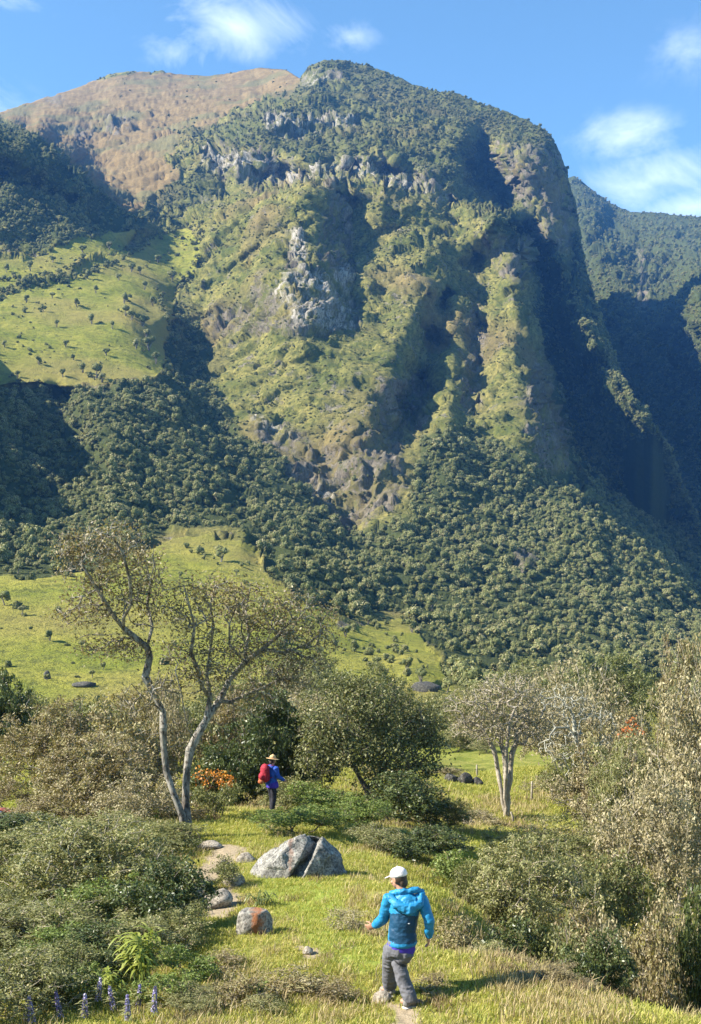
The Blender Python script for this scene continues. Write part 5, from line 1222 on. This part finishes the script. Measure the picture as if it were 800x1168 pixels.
for i in (0, 1):
    b2.append(tube([SH[i], (SH[i] + EL[i]) / 2, EL[i], (EL[i] + WR[i]) / 2, WR[i]], [.05, .046, .038, .034, .024], 12)); b2 += hand(WR[i], fwd + np.array([0, 0, -.5]), -side if i else side, 1.0, 1 if i else -1, .8)
    hp_ = hips + side * (.09 if i else -.09); kk = (hp_ + FT[i]) / 2 + fwd * .04; b2.append(tube([hp_, kk, FT[i] + np.array([0, 0, .04])], [.085, .055, .038], 12)); b2.append(tube([FT[i], FT[i] + fwd * .12], [.036, .03], 10))
bo2 = fused('body', b2, SKIN, h2, .008, 2)
BL = fabric('royal_blue_cloth', (.025, .09, .42), (.018, .06, .30)); INK = fabric('dark_purple_blue_cloth', (.06, .035, .34)); DKT = fabric('dark_trouser_cloth', (.022, .022, .03)); REDM = fabric('red_pack_cloth', (.34, .015, .03), (.24, .012, .025)); ORM = fabric('orange_pouch_cloth', (.55, .16, .06)); STRAW = fabric('straw', (.62, .42, .20), (.52, .34, .16), .8, 120)
j2 = fused('jacket', [tube([K(311, .84), hips, ws, ch, K(310.5, 1.36), nk - np.array([0, 0, .01])], [(.20, .165), (.19, .155), (.165, .135), (.18, .13), (.165, .10), (.08, .075)], 20, side)] + [tube([SH[i], (SH[i] + EL[i]) / 2, EL[i], (EL[i] + WR[i]) / 2, WR[i]], [.080, .072, .064, .056, .042], 12) for i in (0, 1)], BL, h2, .012, 2); wrinkle(j2, .012, 10, 3)
fused('jacket_skirt', [tube([K(311, .78), K(311, .84), K(310.5, .92)], [(.205, .17), (.21, .175), (.195, .16)], 20, side)], INK, h2, .012, 1)
fused('trousers', [tube([hips + side * (.09 * k), (hips + side * (.09 * k) + FT[i]) / 2 + fwd * .04, FT[i] + np.array([0, 0, .05])], [.10, .085, .075], 14) for i, k in ((0, -1), (1, 1))], DKT, h2, .012, 1)
for f_ in FT: fused('boot', [tube([f_ - fwd * .07, f_ + np.array([0, 0, .02]), f_ + fwd * .09 + np.array([0, 0, -.01]), f_ + fwd * .17 + np.array([0, 0, -.02])], [(.042, .05), (.046, .06), (.050, .038), (.04, .028)], 12, side)], SHOE, h2, .009, 1)
bkc = ch - fwd * .23
bp = fused('backpack', [tube([bkc + np.array([0, 0, -.22]), bkc + np.array([0, 0, -.17]), bkc, bkc + np.array([0, 0, .15]), bkc + np.array([0, 0, .22])], [(.13, .10), (.155, .12), (.155, .12), (.14, .11), (.10, .07)], 16, side), ell(bkc - fwd * .09 + np.array([0, 0, -.10]), (.11, .10, .12))], REDM, h2, .012, 2); wrinkle(bp, .012, 12, 4)
fused('side_pouch', [ell(bkc - side * .17 - fwd * .03 + np.array([0, 0, -.20]), (.06, .06, .10)), ell(bkc - fwd * .14 + np.array([0, 0, -.24]), (.09, .05, .07))], ORM, bp, .012, 1)
for k in (-1, 1): mesh_np('strap', *tube([bkc + side * .09 * k + np.array([0, 0, .18]), K(310.5, 1.43) + side * .10 * k - fwd * .02, K(310.5, 1.34) + side * .11 * k + fwd * .13, ch + side * .13 * k + fwd * .10 + np.array([0, 0, -.1]), bkc + side * .14 * k + np.array([0, 0, -.15])], [(.022, .008)] * 5, 8, side), REDM, bp, smooth=True)
fused('hair', [ell(HL2((0, -.024, .0)), (.082, .086, .094), HM2), ell(HL2((0, -.07, -.06)), (.06, .04, .06), HM2)], HAIR, h2, .008, 1)
ht = fused('straw_hat', [tube([HL2((0, -.01, .045)), HL2((0, -.01, .09)), HL2((0, -.01, .135))], [(.095, .108), (.088, .10), (.070, .082)], 20, HM2 @ np.array([1, 0, 0])), ell(HL2((0, -.01, .045)), (.195, .205, .014), np.array(Matrix.Rotation(yaw2, 3, 'Z') @ Matrix.Rotation(math.radians(-10), 3, 'X')))], STRAW, h2, .006, 1)
mesh_np('hat_band', *tube([HL2((0, -.01, .060)), HL2((0, -.01, .075))], [(.098, .111), (.096, .109)], 22, HM2 @ np.array([1, 0, 0])), fabric('rust_band', (.30, .07, .03)), ht, smooth=True)
for k in (-1, 1):
    V, Fs = ell(HL2((k * .031, .072, .004)), (.013, .011, .008), HM2, 2); mesh_np('eye', V, Fs, EYE, bo2, smooth=True)

h2.scale = (.94, .94, .94)
# ---- red and blue bundle cut by the left frame edge
Yb = 33.0; sb = Yb / F; BX = (2 - HX) * sb; bz = gz(BX, Yb)
t = empty('bundle', (BX, Yb, bz)); tag(t, 'dark blue and red bundle lying in the grass at the left frame edge', 'bag')
fused('pack', [tube([(-.35, 0, .16), (0, .02, .2), (.3, 0, .15)], [.15, .19, .12], 12)], fabric('navy_cloth', (.03, .07, .14)), t, .02, 1)
fused('cover', [tube([(-.3, .08, .33), (0, .1, .39), (.34, .03, .30), (.45, -.02, .15)], [(.10, .03), (.16, .04), (.12, .035), (.05, .03)], 12, (0, 1, 0))], fabric('dull_red_cloth', (.26, .06, .05)), t, .018, 1)
fused('cup', [ell((-.05, -.19, .2), (.05, .04, .05))], finish(newmat('white_enamel'), (.75, .78, .8), .3), t, .012, 1)

# ---- fence posts beside the slim bare tree
rngp = np.random.RandomState(2)
for j, (px, py, h, lab) in enumerate(((607, 917, 24, 'thin wooden fence post nearest to the slim bare tree'), (631, 917, 26, 'thin wooden fence post furthest right of the slim bare tree'), (545, 872, 14, 'short wooden fence post on the pasture left of the slim bare tree'), (585, 930, 12, 'short stake close to the foot of the slim bare tree'))):
    Y = 47 if j < 2 else (56 if j == 2 else 42); X = (px - HX) / F * Y; z = gz(X, Y); L_ = h * Y / F
    V, Fs = tube([(0, 0, -.2), (rngp.normal(0, .02), 0, L_ * .5), (rngp.normal(0, .05), 0, L_)], [.05, .045, .035], 7)
    o = mesh_np('fence_post', V, Fs, BARKT); o.location = (X, Y, z); tag(o, lab, 'fence post', 'fence posts by the bare tree')

# ---- lupins, cane plant, small green rosette
STEM = finish(newmat('green_stem'), (.10, .15, .04), .7); LUP = leaf_mat('violet_petals', [(0, (.13, .10, .28)), (.5, (.27, .23, .46)), (1, (.52, .50, .68))], .2)
def strap_leaf(b, d, L, w, drop, rng):
    d = np.array(d, float); s = np.cross(d, (0, 0, 1.0)); s /= np.linalg.norm(s) + 1e-9; V = []; n = 5
    for i in range(n + 1):
        u = i / n; c = b + d * L * u - np.array([0, 0, 1]) * drop * L * u * u; ww = w * math.sin(math.pi * min(1, .12 + u * .88)) ** .7 * (1 if u < 1 else .05)
        V += [c - s * ww, c + s * ww + np.array([0, 0, .002])]
    return np.array(V), np.array([[2 * i, 2 * i + 1, 2 * i + 3, 2 * i + 2] for i in range(n)])
def joinVF(L):
    V = []; Fq = []; off = 0
    for v, f in L: V.append(v); Fq.append(np.asarray(f) + off); off += len(v)
    return np.concatenate(V), np.concatenate(Fq)
LUPS = [(75,1142,'shortest pale lupin of the row'),(97,1150,'lupin spike second from the left'),(116,1140,'darkest violet lupin spike beside the cane plant'),(140,1142,'violet lupin right beside the darkest one'),(60,1160,'lupin spike at the lower left'),(36,1168,'leftmost lupin spike by the frame edge'),
        (178,1132,'lupin spike standing furthest right'),(128,1156,'pale blue lupin spike below the cane plant'),(20,1156,'faint lupin spike hidden in the corner shrub'),(160,1134,'lupin spike between the cane plant and the small green bush')]
for j, (px, py, lab) in enumerate(LUPS):
    Y = 12.1 + 1.0 * rngp.rand(); X = (px - HX) / F * Y + rngp.uniform(-.1, .1); z = gz(X, Y); top = rngp.uniform(.20, .38) + (.05 if j in (1, 2) else 0)
    t = empty('lupin', (X, Y, z)); tag(t, lab + ' along the bottom frame edge', 'flower', 'lupins along the bottom edge')
    lean = rngp.normal(0, .055, 2); tip = np.array([lean[0], lean[1], top])
    mesh_np('stem', *tube([(0, 0, -.05), tip * .5, tip * .97], [.006, .005, .004], 6), STEM, t)
    P = []; 
    for i in range(120):
        u = i / 120; a = i * 2.4; r = .028 * (1 - u) ** .6 + .006; P.append(tip * (1 - .27 / top * (1 - u)) + np.array([math.cos(a) * r, math.sin(a) * r, 0]))
    P = np.array(P); V, Fq = cards(P, np.c_[P[:, :2] - tip[:2], P[:, 2] * 0 + .01] * 30, .026, .020, rngp, .4)
    mesh_np('flower_spike', V, Fq, LUP, t, attrs={'tint': np.repeat(np.clip(rngp.normal(.45, .25, 120), 0, 1), 4)[:, None].repeat(3, 1)})
    lv = []
    for i in range(26):
        a = rngp.uniform(0, 6.28); b0 = tip * rngp.uniform(.2, .8); lv.append(strap_leaf(b0, (math.cos(a), math.sin(a), .5), rngp.uniform(.07, .13), .009, .5, rngp))
    V, Fq = joinVF(lv); mesh_np('leaves', V, Fq, GREY, t, attrs={'tint': np.full((len(V), 3), .6)})
def cane(px, py, Y, h, w, ns, nl, lab, mat, seed, name='cane_plant', cat='plant', ll=.30, lw=.016):
    rng = np.random.RandomState(seed); X = (px - HX) / F * Y; z = gz(X, Y); t = empty(name, (X, Y, z)); tag(t, lab, cat)
    H_ = max((HY - (py - h)) / F * Y - z, h * Y / F); lv = []; st_ = []
    for i in range(ns):
        a = rng.uniform(0, 6.28); r = rng.uniform(0, 1) * w * Y / F / 2; tp = np.array([math.cos(a) * r, math.sin(a) * r, H_ * rng.uniform(.72, 1)]); b0 = tp * np.array([.3, .3, 0])
        V, Fs = tube([b0, b0 * .5 + tp * .5, tp], [.007, .006, .004], 5); st_.append((V, Fs[0]))
        for k in range(nl):
            u = rng.uniform(.35, 1); a2 = rng.uniform(0, 6.28); lv.append(strap_leaf(b0 + (tp - b0) * u, (math.cos(a2), math.sin(a2), rng.uniform(.5, 1.3)), ll * rng.uniform(.6, 1.2), lw, rng.uniform(.7, 1.4), rng))
    V, Fq = joinVF(st_); mesh_np('stems', V, Fq, STEM, t)
    V, Fq = joinVF(lv); mesh_np('leaves', V, Fq, mat, t, attrs={'tint': np.repeat(np.clip(rng.normal(.5, .2, len(lv)), 0, 1), 12)[:, None].repeat(3, 1)})
cane(162, 1135, 13.9, 62, 60, 16, 15, 'tall yellow green cane plant with long drooping leaves at lower left', YELLOW, 1, ll=.22)
cane(125, 1150, 13.1, 40, 26, 7, 12, 'smaller yellow green cane plant between two lupins', YELLOW, 2, ll=.18, lw=.013)
cane(297, 1136, 13.5, 20, 20, 5, 9, 'small fresh green leafy plant on the grass left of the hiker in the white cap', BRIGHT, 3, 'leafy_plant', ll=.11, lw=.018)
cane(300, 1034, 18.5, 14, 34, 8, 8, 'dark green low plant growing beside the boulder shadow', DARK, 4, 'leafy_plant', ll=.14, lw=.012)

# ------------------------------------------------------------------ haze over the whole valley
m = newmat('valley_haze'); nt = m.node_tree; pv = N(nt, 'ShaderNodeVolumePrincipled'); o_ = N(nt, 'ShaderNodeOutputMaterial'); nt.links.new(pv.outputs[0], o_.inputs['Volume'])
pv.inputs['Color'].default_value = (.12, .38, 1, 1); pv.inputs['Density'].default_value = HAZE = .000095; pv.inputs['Anisotropy'].default_value = 0
zs = V_all_lo = -900; 
v = np.array([(x_, y_, z_) for x_ in (-3200, 3200) for y_ in (-60, 3600) for z_ in (-1100, 800)], float)
f = np.array([[0, 1, 3, 2], [4, 6, 7, 5], [0, 4, 5, 1], [2, 3, 7, 6], [0, 2, 6, 4], [1, 5, 7, 3]])
hz = mesh_np('haze', v, f, m); tag(hz, 'thin blue haze filling the valley', 'haze', kind='stuff')
hz.display_type = 'WIRE'
